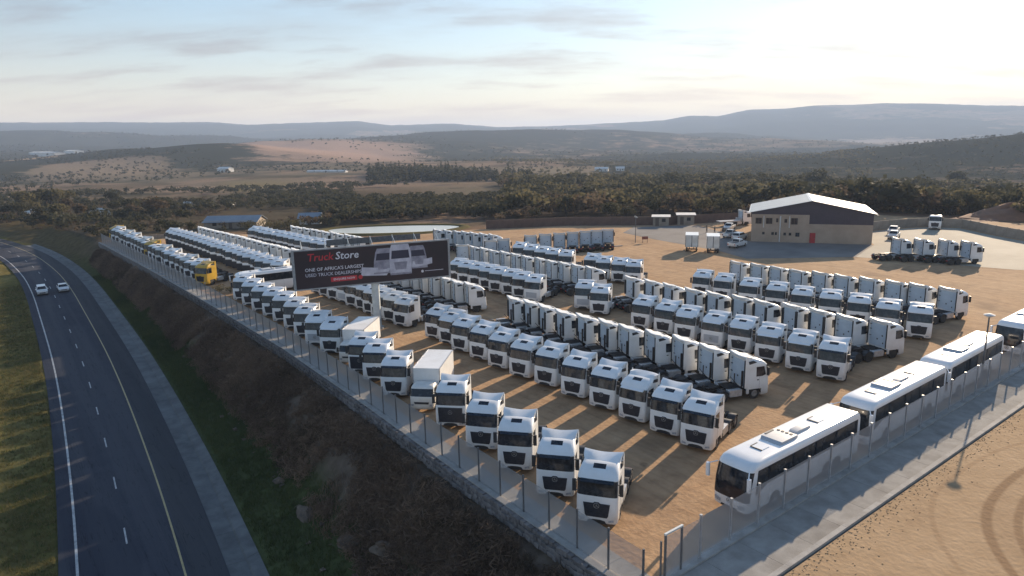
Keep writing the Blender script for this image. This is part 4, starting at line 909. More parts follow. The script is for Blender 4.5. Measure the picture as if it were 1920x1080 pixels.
# ------------------------------------------------------------------ coaches
BT = [(0.34, -.12, -13.2, 1.14, .34), (0.45, 0.0, -13.25, 1.24, .36), (1.25, .02, -13.3, 1.27, .38), (2.1, -.06, -13.3, 1.27, .40), (3.0, -.30, -13.28, 1.26, .42), (3.12, -.36, -13.27, 1.255, .43), (3.32, -.55, -13.24, 1.22, .46), (3.46, -.95, -13.15, 1.12, .5), (3.52, -1.5, -13.0, .95, .5)]
def coach_spec():
    S = []
    def P(n, me, loc=(0, 0, 0), rz=0.0, subs=()): S.append((n, me, loc, rz, list(subs)))
    mb = MB(); mb.loft([sect(BT, z) for z in (.34, .45, .8, 1.25, 1.7, 2.1, 2.6, 3.0, 3.12, 3.32, 3.46, 3.52)]); P('body', mb.mesh('body', 'paint_bus', 35))
    P('windscreen', patch(BT, (1.12, 1.25, 1.7, 2.1, 2.6, 3.0), 2, 14, .012).mesh('windscreen', 'glass', 60))
    P('wiper_blades', MB().cyl((.03, -.7, 1.15), (-.06, -.1, 1.7), .015, n=5).cyl((.03, .1, 1.15), (-.06, .7, 1.7), .015, n=5).mesh('wipers', 'black_plastic'))
    for s in (-1, 1):
        x = -.75
        for k in range(8):
            w = 1.52 if k else 1.45; lo = 1.95 if k else 1.45
            m_ = MB().prism([(x, lo), (x - w + .03, 1.95), (x - w + .03, 2.98), (x - (.18 if k == 0 else 0), 2.98)], 'y', s * 1.255, s * 1.283); P('side_window', m_.mesh('side_window', 'glass')); x -= w
        P('window_band', MB().box(-12.95, -.95, s * 1.262 - .012, s * 1.262 + .012, 1.9, 3.03).mesh('window_band', 'black_plastic'))
        P('headlight', MB().prism([(s * .62, .62), (s * 1.02, .66), (s * 1.02, .90), (s * .62, .80)], 'x', -.02, .06).mesh('headlight', 'lamp_glass'))
        P('mirror', MB().cyl((-.25, s * 1.1, 3.05), (.28, s * 1.42, 2.95), .035, n=6).prism([(.18, 2.1), (.34, 2.1), (.36, 2.95), (.2, 2.98)], 'y', s * 1.36, s * 1.56).mesh('mirror', 'paint_bus'))
        m_ = MB()
        for x in (-2.2, -3.9, -5.6, -7.2, -10.9): m_.box(x - .012, x + .012, s * 1.272 - .004, s * 1.272 + .004, .6, 1.75)
        m_.box(-7.2, -2.2, s * 1.272 - .004, s * 1.272 + .004, 1.74, 1.765)
        P('luggage_flaps', m_.mesh('luggage_flaps', 'grey_panel'))
        for x in (-2.9, -9.1, -10.35):
            arch = MB(); arch.prism([(x + .58 * math.cos(math.pi * k / 9), .50 + .58 * math.sin(math.pi * k / 9)) for k in range(10)] + [(x - .58, .3), (x + .58, .3)], 'y', s * 1.24, s * 1.276); P('wheel_arch', arch.mesh('wheel_arch', 'black_plastic'))
            P('wheel', TY, (x, s * 1.13, .50), 0, [('rim', RIM, (0, 0, 0), 0)])
    P('emblem', EMB, (.06, 0, .92)); P('bumper_intake', MB().prism([(-.6, .42), (.6, .42), (.55, .56), (-.55, .56)], 'x', -.05, .04).mesh('bumper_intake', 'black_plastic'))
    P('number_plate', MB().box(.02, .05, -.26, .26, .60, .71).mesh('number_plate', 'print_white'))
    ac = MB(); secs = []
    for x, hw, h in ((-4.05, .70, .06), (-4.25, .78, .20), (-5.9, .80, .22), (-6.1, .74, .16)): secs.append([(x, -hw, 3.44), (x, -hw * .95, 3.5 + h), (x, hw * .95, 3.5 + h), (x, hw, 3.44)])
    ac.loft(secs)
    fans = MB()
    for k in range(4): fans.cyl((-5.75, -.45 + .3 * k, 3.70), (-5.75, -.45 + .3 * k, 3.745), .11, n=10)
    fans.box(-5.5, -4.6, -.75, -.62, 3.66, 3.735)
    P('air_conditioner', ac.mesh('air_conditioner', 'grey_panel', 30), subs=[('fans', fans.mesh('fans', 'black_plastic'), (0, 0, 0), 0)])
    duct = MB(); duct.loft([[(x, .15 - hw, 3.5), (x, .15 - hw * .8, 3.52 + h), (x, .15 + hw * .8, 3.52 + h), (x, .15 + hw, 3.5)] for x, hw, h in ((-6.4, .3, .1), (-6.6, .34, .16), (-8.0, .34, .16), (-8.2, .26, .08))]); P('roof_duct', duct.mesh('roof_duct', 'grey_panel', 30))
    for x in (-3.0, -9.6):
        P('roof_hatch', MB().box(x - .4, x + .4, -.38, .38, 3.5, 3.56).mesh('roof_hatch', 'paint_bus'), subs=[('hinge_bar', MB().box(x + .40, x + .46, -.4, .4, 3.50, 3.58).box(x - .3, x + .4, -.45, -.39, 3.50, 3.58).mesh('hinge_bar', 'black_plastic'), (0, 0, 0), 0)])
    P('rear_window', MB().box(-13.33, -13.27, -1.0, 1.0, 2.1, 2.9).mesh('rear_window', 'glass')); P('tail_lamps', MB().box(-13.32, -13.25, -1.15, -.95, .8, 1.5).box(-13.32, -13.25, .95, 1.15, .8, 1.5).mesh('tail_lamps', 'red_lamp'))
    return S
CS = coach_spec()
for x, y, rz, lab in ((10.3, -.58, 180, 'white coach at the fence corner, foremost in the line of coaches'), (25.1, -.55, 180.5, 'second white coach in the line along the mesh fence'), (38.9, -.35, 181, 'third white coach in the line, partly behind the lamp post'), (57.4, -.2, 180.5, 'last white coach of the line, cut off at the edge of the photo'), ):
    t = thing('coach', lab, 'coach', (x, y, 0), R(rz), 'coaches along the fence'); spawn(CS, t)
t = thing('coach', 'white coach parked across the yard behind the billboard', 'coach', (5.4, 85.4, 0), R(176)); spawn(CS, t)

# ------------------------------------------------------------------ cars
def car_spec(kind):
    S = []
    def P(n, me, loc=(0, 0, 0), rz=0.0, subs=()): S.append((n, me, loc, rz, list(subs)))
    if kind == 'pickup': L_, body = 5.2, [(0, .45), (0, .85), (-.15, 1.02), (-1.35, 1.12), (-5.2, 1.12), (-5.2, .5), (-4.9, .4), (-.2, .36)]; cab_ = [(-1.3, 1.1), (-1.95, 1.72), (-3.15, 1.76), (-3.45, 1.1)]
    elif kind == 'suv': L_, body = 4.6, [(0, .45), (0, .82), (-.12, .98), (-1.15, 1.08), (-4.55, 1.08), (-4.6, .5), (-4.4, .38), (-.2, .34)]; cab_ = [(-1.05, 1.06), (-1.75, 1.66), (-4.1, 1.68), (-4.5, 1.06)]
    else: L_, body = 4.4, [(0, .4), (0, .72), (-.2, .84), (-1.3, .95), (-4.3, .95), (-4.4, .5), (-4.2, .34), (-.2, .3)]; cab_ = [(-1.2, .93), (-2.0, 1.44), (-3.3, 1.46), (-4.1, .93)]
    def tapered(prof, w0, w1):
        z0 = min(p[1] for p in prof); z1 = max(p[1] for p in prof); n = len(prof)
        hw = lambda z: w0 + (w1 - w0) * (z - z0) / (z1 - z0)
        m_ = MB(); m_.add([(p[0], -hw(p[1]), p[1]) for p in prof] + [(p[0], hw(p[1]), p[1]) for p in prof], [tuple(range(n)), tuple(range(n, 2 * n))[::-1]] + [(i, n + i, n + (i + 1) % n, (i + 1) % n) for i in range(n)]); return m_
    b_ = tapered(body, .86, .90); c_ = tapered(cab_, .86, .68); b_.add(c_.v, c_.f)
    P('body', b_.mesh('body', 'paint_white', 30))
    zl, zh = cab_[0][1], cab_[1][1]
    def lerp(p, q, t): return (p[0] + (q[0] - p[0]) * t, p[1] + (q[1] - p[1]) * t)
    def glassq(p, q, w0, w1):
        a, b2 = lerp(p, q, .12), lerp(p, q, .9); n = Vector((q[1] - p[1], 0, -(q[0] - p[0]))).normalized() * .012
        if n.z < 0: n = -n
        return MB().slab([(a[0] + n.x, -w0, a[1] + n.z), (a[0] + n.x, w0, a[1] + n.z), (b2[0] + n.x, w1, b2[1] + n.z), (b2[0] + n.x, -w1, b2[1] + n.z)], .008)
    P('windscreen', glassq(cab_[0], cab_[1], .78, .62).mesh('windscreen', 'glass')); P('rear_window', glassq(cab_[3], cab_[2], .76, .62).mesh('rear_window', 'glass'))
    for s in (-1, 1):
        mz = lambda z: .86 + (.68 - .86) * (z - zl) / (zh - zl) + .006
        q = [lerp(cab_[0], cab_[1], .2), lerp(cab_[0], cab_[1], .85), lerp(cab_[3], cab_[2], .85), lerp(cab_[3], cab_[2], .2)]
        P('side_windows', MB().add([(p[0] + (-.12 if i < 2 else .12), s * mz(p[1]), p[1]) for i, p in enumerate(q)] + [(p[0] + (-.12 if i < 2 else .12), s * (mz(p[1]) - .03), p[1]) for i, p in enumerate(q)], [(0, 1, 2, 3), (4, 7, 6, 5), (0, 4, 5, 1), (1, 5, 6, 2), (2, 6, 7, 3), (3, 7, 4, 0)]).mesh('side_windows', 'glass'))
        P('headlight', MB().box(-.1, .015, s * .72 - .14, s * .72 + .14, body[1][1] - .22, body[1][1] - .04).mesh('headlight', 'lamp_glass'))
        P('mirror', MB().box(cab_[0][0] - .4, cab_[0][0] - .25, s * .98 - .09, s * .98 + .09, zl + .02, zl + .16).mesh('mirror', 'paint_white'))
        for x in (-.85, -L_ + .95): P('wheel', CYT, (x, s * .80, .35), 0, [('rim', CYR, (0, 0, 0), 0)])
    P('grille', MB().box(-.05, .012, -.5, .5, .5, .68).mesh('grille', 'black_plastic'))
    P('tail_lamps', MB().box(-L_ - .012, -L_ + .05, -.85, -.65, .72, .95).box(-L_ - .012, -L_ + .05, .65, .85, .72, .95).mesh('tail_lamps', 'red_lamp'))
    if kind == 'pickup': P('load_bed', MB().box(-5.1, -3.5, -.75, .75, 1.115, 1.13).mesh('load_bed', 'black_plastic'))
    return S
CARS = {k: car_spec(k) for k in ('pickup', 'suv', 'sedan')}
def car(kind, x, y, z, hd, label):
    t = thing({'pickup': 'pickup_truck', 'suv': 'car', 'sedan': 'car'}[kind], label, {'pickup': 'pickup', 'suv': 'car', 'sedan': 'car'}[kind], (x, y, z), R(hd)); spawn(CARS[kind], t); return t
def on_road(y, off): return float(smooth_rd(y)) + off, y, float(zroad(y)) + .01
x, y, z = on_road(136, 1.5); car('suv', x, y, z, -91, 'white car on the road, in the lane beside the grass verge')
x, y, z = on_road(136.5, 5.1); car('sedan', x, y, z, -90, 'white car on the road, in the lane beside the shoulder')
x, y, z = on_road(211, 1.6); car('suv', x, y, z, -75, 'white car far up the road at the edge of the photo')
x, y = 7.2, 163.5; car('suv', x, y, 0, 20, 'white car beside the low pale wall at the far end')
car('pickup', 101.0, 60.6, 0, 8, 'white pickup beside the box trailers')
car('suv', 109.6, 66.4, 0.02, 12, 'white car beside the corner of the warehouse wall')
car('pickup', 111.8, 70.3, 0.02, 14, 'white pickup behind the car at the warehouse corner')
car('pickup', 116.6, 76.0, 0.02, 200, 'white pickup beside the flatbed truck')
car('pickup', 128.6, 43.2, 0.02, 196, 'white pickup with its nose to the warehouse side wall')
car('pickup', 136.0, 46.6, 0.02, 196, 'white pickup parked behind another along the warehouse side')

# flatbed and rigid trucks at the back
def flatbed(x, y, hd, label):
    t = thing('flatbed_truck', label, 'truck', (x, y, 0), R(hd))
    for nm, me_, loc, rz, subs in truck_spec('star', 1):
        if nm in ('fifth_wheel', 'tail_lamps'): continue
        o = obj(nm, me_, t, loc, rz)
    obj('flatbed', MB().box(-8.6, -2.9, -1.2, 1.2, 1.12, 1.3).box(-3.1, -2.9, -1.2, 1.2, 1.3, 1.9).mesh('flatbed', 'alu'), t)
    return t
flatbed(131, 79.5, -25, 'white truck with a long flat bed standing by the back wall')
t = thing('tipper_truck', 'small white truck parked against the pale curved wall', 'truck', (150.3, 43.5, 0.02), R(200))
spawn([p for p in truck_spec('low', 1)], t)

# box trailers near the forecourt
def box_trailer(x, y, hd, label):
    t = thing('box_trailer', label, 'trailer', (x, y, 0), R(hd), 'white box trailers')
    b = obj('box', MB().box(-4.6, 0, -1.25, 1.25, 1.0, 3.4).mesh('box', 'paint_white'), t)
    for s in (-1, 1):
        obj('rear_door', MB().box(-4.64, -4.602, min(s * .03, s * 1.2), max(s * .03, s * 1.2), 1.08, 3.3).mesh('rear_door', 'paint_cream'), b)
    obj('door_bars', MB().box(-4.67, -4.641, -.05, .05, 1.05, 3.35).box(-4.67, -4.641, -1.22, -1.15, 1.05, 3.35).box(-4.67, -4.641, 1.15, 1.22, 1.05, 3.35).mesh('door_bars', 'black_plastic'), b)
    obj('chassis', MB().box(-4.7, .9, -.45, -.35, .72, .99).box(-4.7, .9, .35, .45, .72, .99).box(-4.75, -4.65, -1.2, 1.2, .55, .7).cyl((-3.2, -.8, .45), (-3.2, .8, .45), .1, n=6).box(-.6, -.4, -.5, -.4, .1, .8).box(-.6, -.4, .4, .5, .1, .8).mesh('chassis', 'chassis'), t)
    for s in (-1, 1):
        for xx in (-2.7, -3.8): o = obj('wheel', TY, t, (xx, s * .95, .45), 0, .88); obj('rim', RIM, o)
box_trailer(90.4, 65.5, 38, 'white box trailer on the sand, the one farther from the warehouse')
box_trailer(92.0, 61.6, 38, 'white box trailer on the sand, the one beside the pickup')
# ------------------------------------------------------------------ warehouse
wh = thing('warehouse', 'beige gabled warehouse with brown cladding, pale sheet roof and red door', 'warehouse', (106.9, 62.8, 0), R(-57.6))
WL, WD, EH, RH = 23.4, 18.0, 6.3, 8.75       # local x along the front, local y into the building
mb = MB()
mb.box(0, WL, .004, .25, 0, 4.0); mb.box(0, .25, .25, WD, 0, EH); mb.box(WL - .25, WL, .25, WD, 0, EH)
mb.prism([(0, 0), (WL, 0), (WL, EH), (WL / 2, RH), (0, EH)], 'y', WD - .25, WD)
obj('wall', mb.mesh('wall', 'wall_beige'), wh)
off = obj('office_front', MB().box(0, 11.4, -.14, .003, 0, 5.9).mesh('office_front', 'wall_beige'), wh)
cl = obj('cladding', MB().prism([(0, 5.9), (11.4, 5.9), (11.4, 4.0), (WL, 4.0), (WL, EH), (WL / 2, RH), (0, EH)], 'y', -.02, .2).mesh('cladding', 'cladding_brown'), wh)
mb = MB()
k = 0.25
while k < WL:
    z0 = 5.91 if k < 11.3 else 4.01; z1 = EH + (RH - EH) * (1 - abs(k - WL / 2) / (WL / 2)) - .05
    mb.box(k, k + .07, -.05, -.021, z0, z1); k += .5
obj('ribs', mb.mesh('ribs', 'cladding_brown'), cl)
rf = bpy.data.objects.new('roof', None); COL.objects.link(rf); rf.parent = wh
for s in (0, 1):
    n = 12; w = (WD + 1.4) / n
    for k in range(n):
        y0 = -.6 + w * k; x0, x1 = (-.5, WL / 2) if s == 0 else (WL + .5, WL / 2); ze = EH - .5 * (RH - EH) / (WL / 2) + .08; zr = RH + .08
        m_ = MB().slab([(x0, y0 + .012, ze), (x1, y0 + .012, zr), (x1, y0 + w - .012, zr), (x0, y0 + w - .012, ze)] if s else [(x0, y0 + w - .012, ze), (x1, y0 + w - .012, zr), (x1, y0 + .012, zr), (x0, y0 + .012, ze)], .06)
        obj('roof_sheet', m_.mesh('roof_sheet', 'roof_sheet'), rf)
obj('ridge_cap', MB().prism([(WL / 2 - .45, RH + .06), (WL / 2, RH + .2), (WL / 2 + .45, RH + .06), (WL / 2, RH + .12)], 'y', -.65, WD + .85).mesh('ridge_cap', 'paint_white'), rf)
obj('gutter', MB().box(-.68, -.5, -.5, WD + .7, EH - .2, EH - .03).box(WL + .5, WL + .68, -.5, WD + .7, EH - .2, EH - .03).mesh('gutter', 'paint_white'), rf)
def window(x, z, w, h, frame=.06):
    f = obj('window', MB().box(x - frame, x + w + frame, -.19, -.141, z - frame, z).box(x - frame, x + w + frame, -.19, -.141, z + h, z + h + frame).box(x - frame, x, -.19, -.141, z, z + h).box(x + w, x + w + frame, -.19, -.141, z, z + h).box(x + w / 2 - .025, x + w / 2 + .025, -.18, -.141, z, z + h).mesh('window', 'window_frame'), off)
    obj('pane', MB().box(x, x + w, -.16, -.142, z, z + h).mesh('pane', 'glass'), f)
for x, z, w, h in ((.85, 3.95, 1.15, 1.15), (2.95, 3.95, 1.15, 1.15), (4.95, 4.3, .35, .75), (6.6, 4.25, .45, .7), (7.9, 3.9, 1.2, 1.25), (2.3, 1.65, .4, .45), (4.15, 1.6, .4, .5), (4.85, 1.6, .3, .5), (6.55, 1.55, .4, .5), (7.6, 1.55, .4, .5), (8.9, 1.35, .7, .75)): window(x, z, w, h)
for x in (5.75, 2.45, 7.55): obj('downpipe', MB().cyl((x, -.2, .1 if x == 5.75 else 3.1), (x, -.2, 5.6), .11 if x == 5.75 else .07, n=8).mesh('downpipe', 'plaster_white'), wh)
dr = obj('door', MB().box(11.65, 12.75, -.06, .0, 0, 2.15).mesh('door', 'door_red'), wh)
obj('door_panel', MB().box(11.8, 12.6, -.075, -.061, .25, .95).box(11.8, 12.6, -.075, -.061, 1.15, 1.95).mesh('door_panel', 'door_red'), dr)
obj('handle', MB().box(12.55, 12.65, -.1, -.076, 1.0, 1.1).mesh('handle', 'chrome'), dr)
obj('pilaster', MB().box(15.5, 15.8, -.03, .003, 0, 3.98).mesh('pilaster', 'wall_beige'), wh); obj('pilaster', MB().box(19.5, 19.8, -.03, .003, 0, 3.98).mesh('pilaster', 'wall_beige'), wh)

# guard huts by the back wall
def hut(x, y, w, d, h, rz, label, wallm='precast'):
    t = thing('hut', label, 'hut', (x, y, 0), R(rz))
    obj('wall', MB().box(0, w, 0, .15, 0, h).box(0, w, d - .15, d, 0, h).box(0, .15, .15, d - .15, 0, h).box(w - .15, w, .15, d - .15, 0, h).mesh('wall', wallm), t)
    obj('roof', MB().slab([(-.4, -.5, h + .08), (w + .4, -.5, h + .08), (w + .4, d + .4, h + .3), (-.4, d + .4, h + .3)], .1).mesh('roof', 'plaster_white'), t)
    obj('door', MB().box(w * .15, w * .15 + .9, -.03, -.002, 0, 2.0).mesh('door', 'window_frame'), t)
    f = obj('window', MB().box(w * .55, w * .55 + 1.0, -.03, -.002, 1.0, 1.9).mesh('window', 'window_frame'), t); obj('pane', MB().box(w * .55 + .06, w * .55 + .94, -.04, -.031, 1.06, 1.84).mesh('pane', 'glass'), f)
hut(112.9, 95.6, 4.0, 2.6, 2.3, -50, 'small brown hut with a white flat roof beside the boundary wall')
hut(119.0, 92.6, 4.2, 2.8, 2.5, -48, 'small brown hut standing between the flat-roofed hut and the flatbed truck')

# ------------------------------------------------------------------ billboard
bb = thing('billboard', 'large dark truck dealer billboard on a white pole', 'billboard', (13.35, 52.7, 0), math.atan2(49.9 - 54.9, 22.8 - 4.8))
BW, Z0, Z1 = 9.3, 6.0, 10.5
obj('pole', MB().cyl((0, .35, -.3), (0, .35, 6.3), .48, n=24).mesh('pole', 'pole_white', 40), bb)
obj('pole_base', MB().cyl((0, .35, -.05), (0, .35, .25), .8, n=16).mesh('pole_base', 'concrete', 40), bb)
obj('frame', MB().box(-BW - .25, BW + .25, -.25, .05, Z1, Z1 + .16).box(-BW - .25, BW + .25, -.25, .05, Z0 - .16, Z0).box(-BW - .25, -BW, -.25, .9, Z0, Z1).box(BW, BW + .25, -.25, .05, Z0, Z1).mesh('frame', 'galv'), bb)
obj('back_panel', MB().box(-BW, BW, .7, .85, Z0, Z1).box(-BW, BW, .05, .7, Z0 - .1, Z0 + .05).mesh('back_panel', 'galv'), bb)
face = obj('poster', MB().box(-BW, BW, -.2, -.1, Z0 + .002, Z1 - .002).mesh('poster', 'print_black'), bb)
cat = obj('catwalk', MB().box(-BW, BW, .9, 1.7, Z1 - .3, Z1 - .24).box(-BW + 4, BW - 3, 1.66, 1.7, Z1 + .15, Z1 + .85).mesh('catwalk', 'post_grey'), bb)
for k in range(7):
    x = -BW + 1 + k * 2.75; lp = obj('lamp_arm', MB().cyl((x, 0, Z1 + .1), (x, 1.6, Z1 + .9), .035, n=6).cyl((x, 1.6, Z1 - .3), (x, 1.6, Z1 + 1.0), .035, n=6).mesh('lamp_arm', 'pole_white'), bb)
def lettering(txt, size, x, z, mat, name='lettering', align='LEFT', shear=0.0, depth=-.206):
    cu = bpy.data.curves.new('t', 'FONT'); cu.body = txt; cu.size = size; cu.align_x = align; cu.extrude = .002; cu.shear = shear; cu.resolution_u = 2; cu.offset = .012 * size
    tmp = bpy.data.objects.new('t', cu); COL.objects.link(tmp); bpy.context.view_layer.update()
    me = bpy.data.meshes.new_from_object(tmp.evaluated_get(bpy.context.evaluated_depsgraph_get())); bpy.data.objects.remove(tmp); bpy.data.curves.remove(cu)
    me.materials.clear(); me.materials.append(MATS[mat]); me.transform(Matrix.Rotation(math.pi / 2, 4, 'X')); me.name = name
    o = obj(name, me, face, (x, depth, z)); return o, max(v.co.x for v in me.vertices)
o, w = lettering('Truck', 1.25, -7.9, 9.25, 'print_red', shear=.18); lettering('Store', 1.25, -7.9 + w + .12, 9.25, 'print_white', shear=.18)
lettering("ONE OF AFRICA'S LARGEST", .56, -8.2, 8.02, 'print_white'); lettering('USED TRUCK DEALERSHIPS', .54, -8.2, 7.38, 'print_silver')
obj('button', MB().box(-5.3, -2.2, -.208, -.2005, 6.55, 7.12).cyl((-1.8, -.208, 6.84), (-1.8, -.2005, 6.84), .26, n=14).mesh('button', 'print_red'), face)
lettering('ENQUIRE NOW', .36, -5.0, 6.72, 'print_white', depth=-.212)
def flat(pts, mat, d, name):
    return obj(name, MB().prism(pts, 'y', d, d + .003).mesh(name, mat), face)
def poster_truck(cx, z, s, shade, d, skew=0.0):
    T = lambda l: [(cx + px_ * s + skew * pz, z + pz * s) for px_, pz in l]
    flat(T([(-1.25, 0), (1.25, 0), (1.3, 1.7), (1.2, 2.95), (1.0, 3.55), (-1.0, 3.55), (-1.2, 2.95), (-1.3, 1.7)]), shade, d, 'truck_picture')
    flat(T([(-1.08, 1.9), (1.08, 1.9), (.98, 2.85), (-.98, 2.85)]), 'print_dark', d - .003, 'truck_picture_glass')
    flat(T([(-.62, .6), (.62, .6), (.8, 1.5), (-.8, 1.5)]), 'print_grey', d - .003, 'truck_picture_grille')
    flat(T([(-1.25, 0), (1.25, 0), (1.2, .22), (-1.2, .22)]), 'print_grey', d - .003, 'truck_picture_bumper')
poster_truck(.9, 7.0, .88, 'print_grey', -.2045, .1); poster_truck(5.6, 7.3, .80, 'print_grey', -.2045, -.08); poster_truck(3.2, 6.7, 1.06, 'print_silver', -.2115)
flat([(-1.7, 6.95), (1.4, 6.75), (1.9, 7.6), (-1.6, 8.0)], 'print_silver', -.2065, 'truck_picture_side'); flat([(4.6, 7.35), (7.2, 7.75), (7.2, 8.5), (4.7, 8.2)], 'print_silver', -.2065, 'truck_picture_side')
obj('round_mark', MB().cyl((5.9, -.208, 6.85), (5.9, -.2005, 6.85), .17, n=16).mesh('round_mark', 'print_white'), face); obj('fine_print', MB().box(6.2, 8.6, -.206, -.2005, 6.83, 6.90).mesh('fine_print', 'print_silver'), face)

# ------------------------------------------------------------------ lamps, sign, people
def lamp_post(x, y, h, label, rz=0):
    t = thing('lamp_post', label, 'lamp post', (x, y, 0), R(rz))
    obj('pole', MB().cyl((0, 0, 0), (0, 0, h), .10, .06, n=10).cyl((0, 0, 0), (0, 0, .5), .15, n=10).mesh('pole', 'post_grey', 40), t)
    hd = obj('lamp_head', MB().loft([[(r * math.cos(2 * math.pi * k / 14), r * math.sin(2 * math.pi * k / 14), z) for k in range(14)] for r, z in ((.10, h - .05), (.16, h), (.42, h + .12), (.45, h + .2), (.2, h + .3))]).mesh('lamp_head', 'plaster_white', 40), t)
    return t
lamp_post(45.4, -2.05, 6.6, 'dark lamp post with a round pale head beside the coaches')
t = thing('lamp_post', 'slim lamp post with a cross arm on the far sand', 'lamp post', (88.3, 79, 0), R(-35)); obj('pole', MB().cyl((0, 0, 0), (0, 0, 5.9), .09, .06, n=8).mesh('pole', 'post_grey', 40), t); obj('lamp_head', MB().box(-.1, .1, -.9, .9, 5.7, 5.8).box(-.15, .3, -.9, -.5, 5.5, 5.7).box(-.15, .3, .5, .9, 5.5, 5.7).mesh('lamp_head', 'galv'), t)
t = thing('notice_board', 'small reddish board on two legs near the slim lamp post', 'sign', (89.6, 77.4, 0), R(-40)); obj('board', MB().box(-.65, .65, -.04, .04, .75, 1.4).mesh('board', 'wood_sign'), t)
for s in (-.5, .5): obj('leg', MB().box(s - .04, s + .04, -.035, .035, 0, .75).mesh('leg', 'window_frame'), t)

def person(x, y, rz, label, stride=.12, arm=.1):
    me = bpy.data.meshes.new('person'); P = {}
    vs, es, rs = [], [], []
    def v(p, r): vs.append(p); rs.append(r); return len(vs) - 1
    pel = v((0, 0, .95), (.15, .12)); ch = v((0, 0, 1.25), (.17, .12)); nk = v((0, 0, 1.47), (.07, .07)); hd = v((.02, 0, 1.56), (.085, .09)); tp = v((.02, 0, 1.72), (.085, .1)); es += [(pel, ch), (ch, nk), (nk, hd), (hd, tp)]
    for s in (-1, 1):
        sh = v((0, s * .19, 1.40), (.065, .065)); el = v((-.04 * s, s * .25, 1.13), (.05, .05)); ha = v((arm * s, s * .26, .88), (.038, .035)); fi = v((arm * s + .02, s * .26, .78), (.03, .02)); es += [(ch, sh), (sh, el), (el, ha), (ha, fi)]
        hp = v((0, s * .1, .88), (.1, .1)); kn = v((stride * s * .6, s * .11, .5), (.07, .07)); an = v((stride * s, s * .11, .09), (.045, .045)); to = v((stride * s + .17, s * .12, .04), (.04, .035)); es += [(pel, hp), (hp, kn), (kn, an), (an, to)]
    me.from_pydata(vs, es, []); o = bpy.data.objects.new('person', me); COL.objects.link(o); o.location = (x, y, .02); o.rotation_euler = (0, 0, rz)
    sk = o.modifiers.new('skin', 'SKIN'); ss = o.modifiers.new('sub', 'SUBSURF'); ss.levels = ss.render_levels = 1
    for i_, r in enumerate(rs): me.skin_vertices[0].data[i_].radius = r; me.skin_vertices[0].data[i_].use_root = (i_ == 0)
    me.materials.append(MATS['cloth_dark']); tag(o, label, 'person', 'people on the forecourt')
    obj('head_skin', MB().loft([[(.035 + r * math.cos(2 * math.pi * k / 10), r * .9 * math.sin(2 * math.pi * k / 10), z) for k in range(10)] for r, z in ((.05, 1.50), (.092, 1.56), (.10, 1.62), (.095, 1.68), (.06, 1.74))]).mesh('head_skin', 'skin', 50), o)
    obj('hair', MB().loft([[(.02 + r * math.cos(2 * math.pi * k / 10), r * .95 * math.sin(2 * math.pi * k / 10), z) for k in range(10)] for r, z in ((.104, 1.67), (.104, 1.72), (.07, 1.78), (.02, 1.79))]).mesh('hair', 'hair_black', 50), o)
person(111.3, 77.6, 2.0, 'person in dark clothes standing on the forecourt, farthest from the warehouse', .1, .06)
person(111.6, 75.6, -1.0, 'person in dark clothes on the forecourt between two others', .14, .15)
person(112.6, 74.0, .6, 'person in dark clothes on the forecourt closest to the white pickups', .05, .1)

# ------------------------------------------------------------------ mound, pond, far houses
def lump(name, rx, ry, h, seed, n=22, m_=14):
    r = random.Random(seed); mb = MB(); rows = []
    for k in range(m_ + 1):
        t = k / m_; row_ = []
        for j in range(n):
            a = 2 * math.pi * j / n; rr = t * (1 + .16 * math.sin(3 * a + seed) + .09 * math.sin(7 * a + 2 * seed)); hh = h * (1 - t ** 1.5) * (1 + .2 * math.sin(2 * a + seed)) + r.uniform(-.04, .04) * h
            row_.append((rx * rr * math.cos(a), ry * rr * math.sin(a), hh if k < m_ else -1.5))
        rows.append(row_)
    mb.loft(rows, cap=False); return mb.mesh(name, 'soil_red', 70)
gzf = lambda x, y: float(ground_z(np.array([x]), np.array([y]))[0])
mx_, my_ = bearing_xy(1925, 222); tag(obj('earth_mound', lump('earth_mound', 16, 8, 4.0, 4), loc=(float(mx_), float(my_), gzf(mx_, my_) - .3), rz=-.6), 'red earth mound beyond the pale curved wall', 'mound')
mx_, my_ = bearing_xy(1820, 205); tag(obj('earth_mound', lump('earth_mound', 15, 4, 1.3, 6), loc=(float(mx_), float(my_), gzf(mx_, my_) - .2), rz=-.5), 'low red earth bank just behind the pale curved wall', 'mound')
pc = (62, 141); pts = [(pc[0] + 17 * math.cos(a) * (1 + .08 * math.sin(3 * a)), pc[1] + 8.5 * math.sin(a) * (1 + .1 * math.cos(2 * a))) for a in [2 * math.pi * k / 40 for k in range(40)]]
pts = [(pc[0] + (x - pc[0]) * math.cos(-.6) - (y - pc[1]) * math.sin(-.6), pc[1] + (x - pc[0]) * math.sin(-.6) + (y - pc[1]) * math.cos(-.6)) for x, y in pts]
sheet('pond', pts, max(gzf(x, y) for x, y in pts) + .12, 'pond_water')
mb = MB(); zp = max(gzf(x, y) for x, y in pts)
secs = []
for k, (x, y) in enumerate(pts + pts[:1]):
    ux, uy = (x - pc[0]), (y - pc[1]); l = math.hypot(ux, uy); ux /= l; uy /= l
    secs.append([(x - ux * .2, y - uy * .2, zp - .6), (x + ux * .5, y + uy * .5, zp + .3), (x + ux * 2.5, y + uy * 2.5, zp + .4), (x + ux * 8, y + uy * 8, zp - 2.5)])
mb.loft(secs, cap=False, closed=False)
o = obj('pond_bank', mb.mesh('pond_bank', 'grass_dry', 60)); o['kind'] = 'structure'

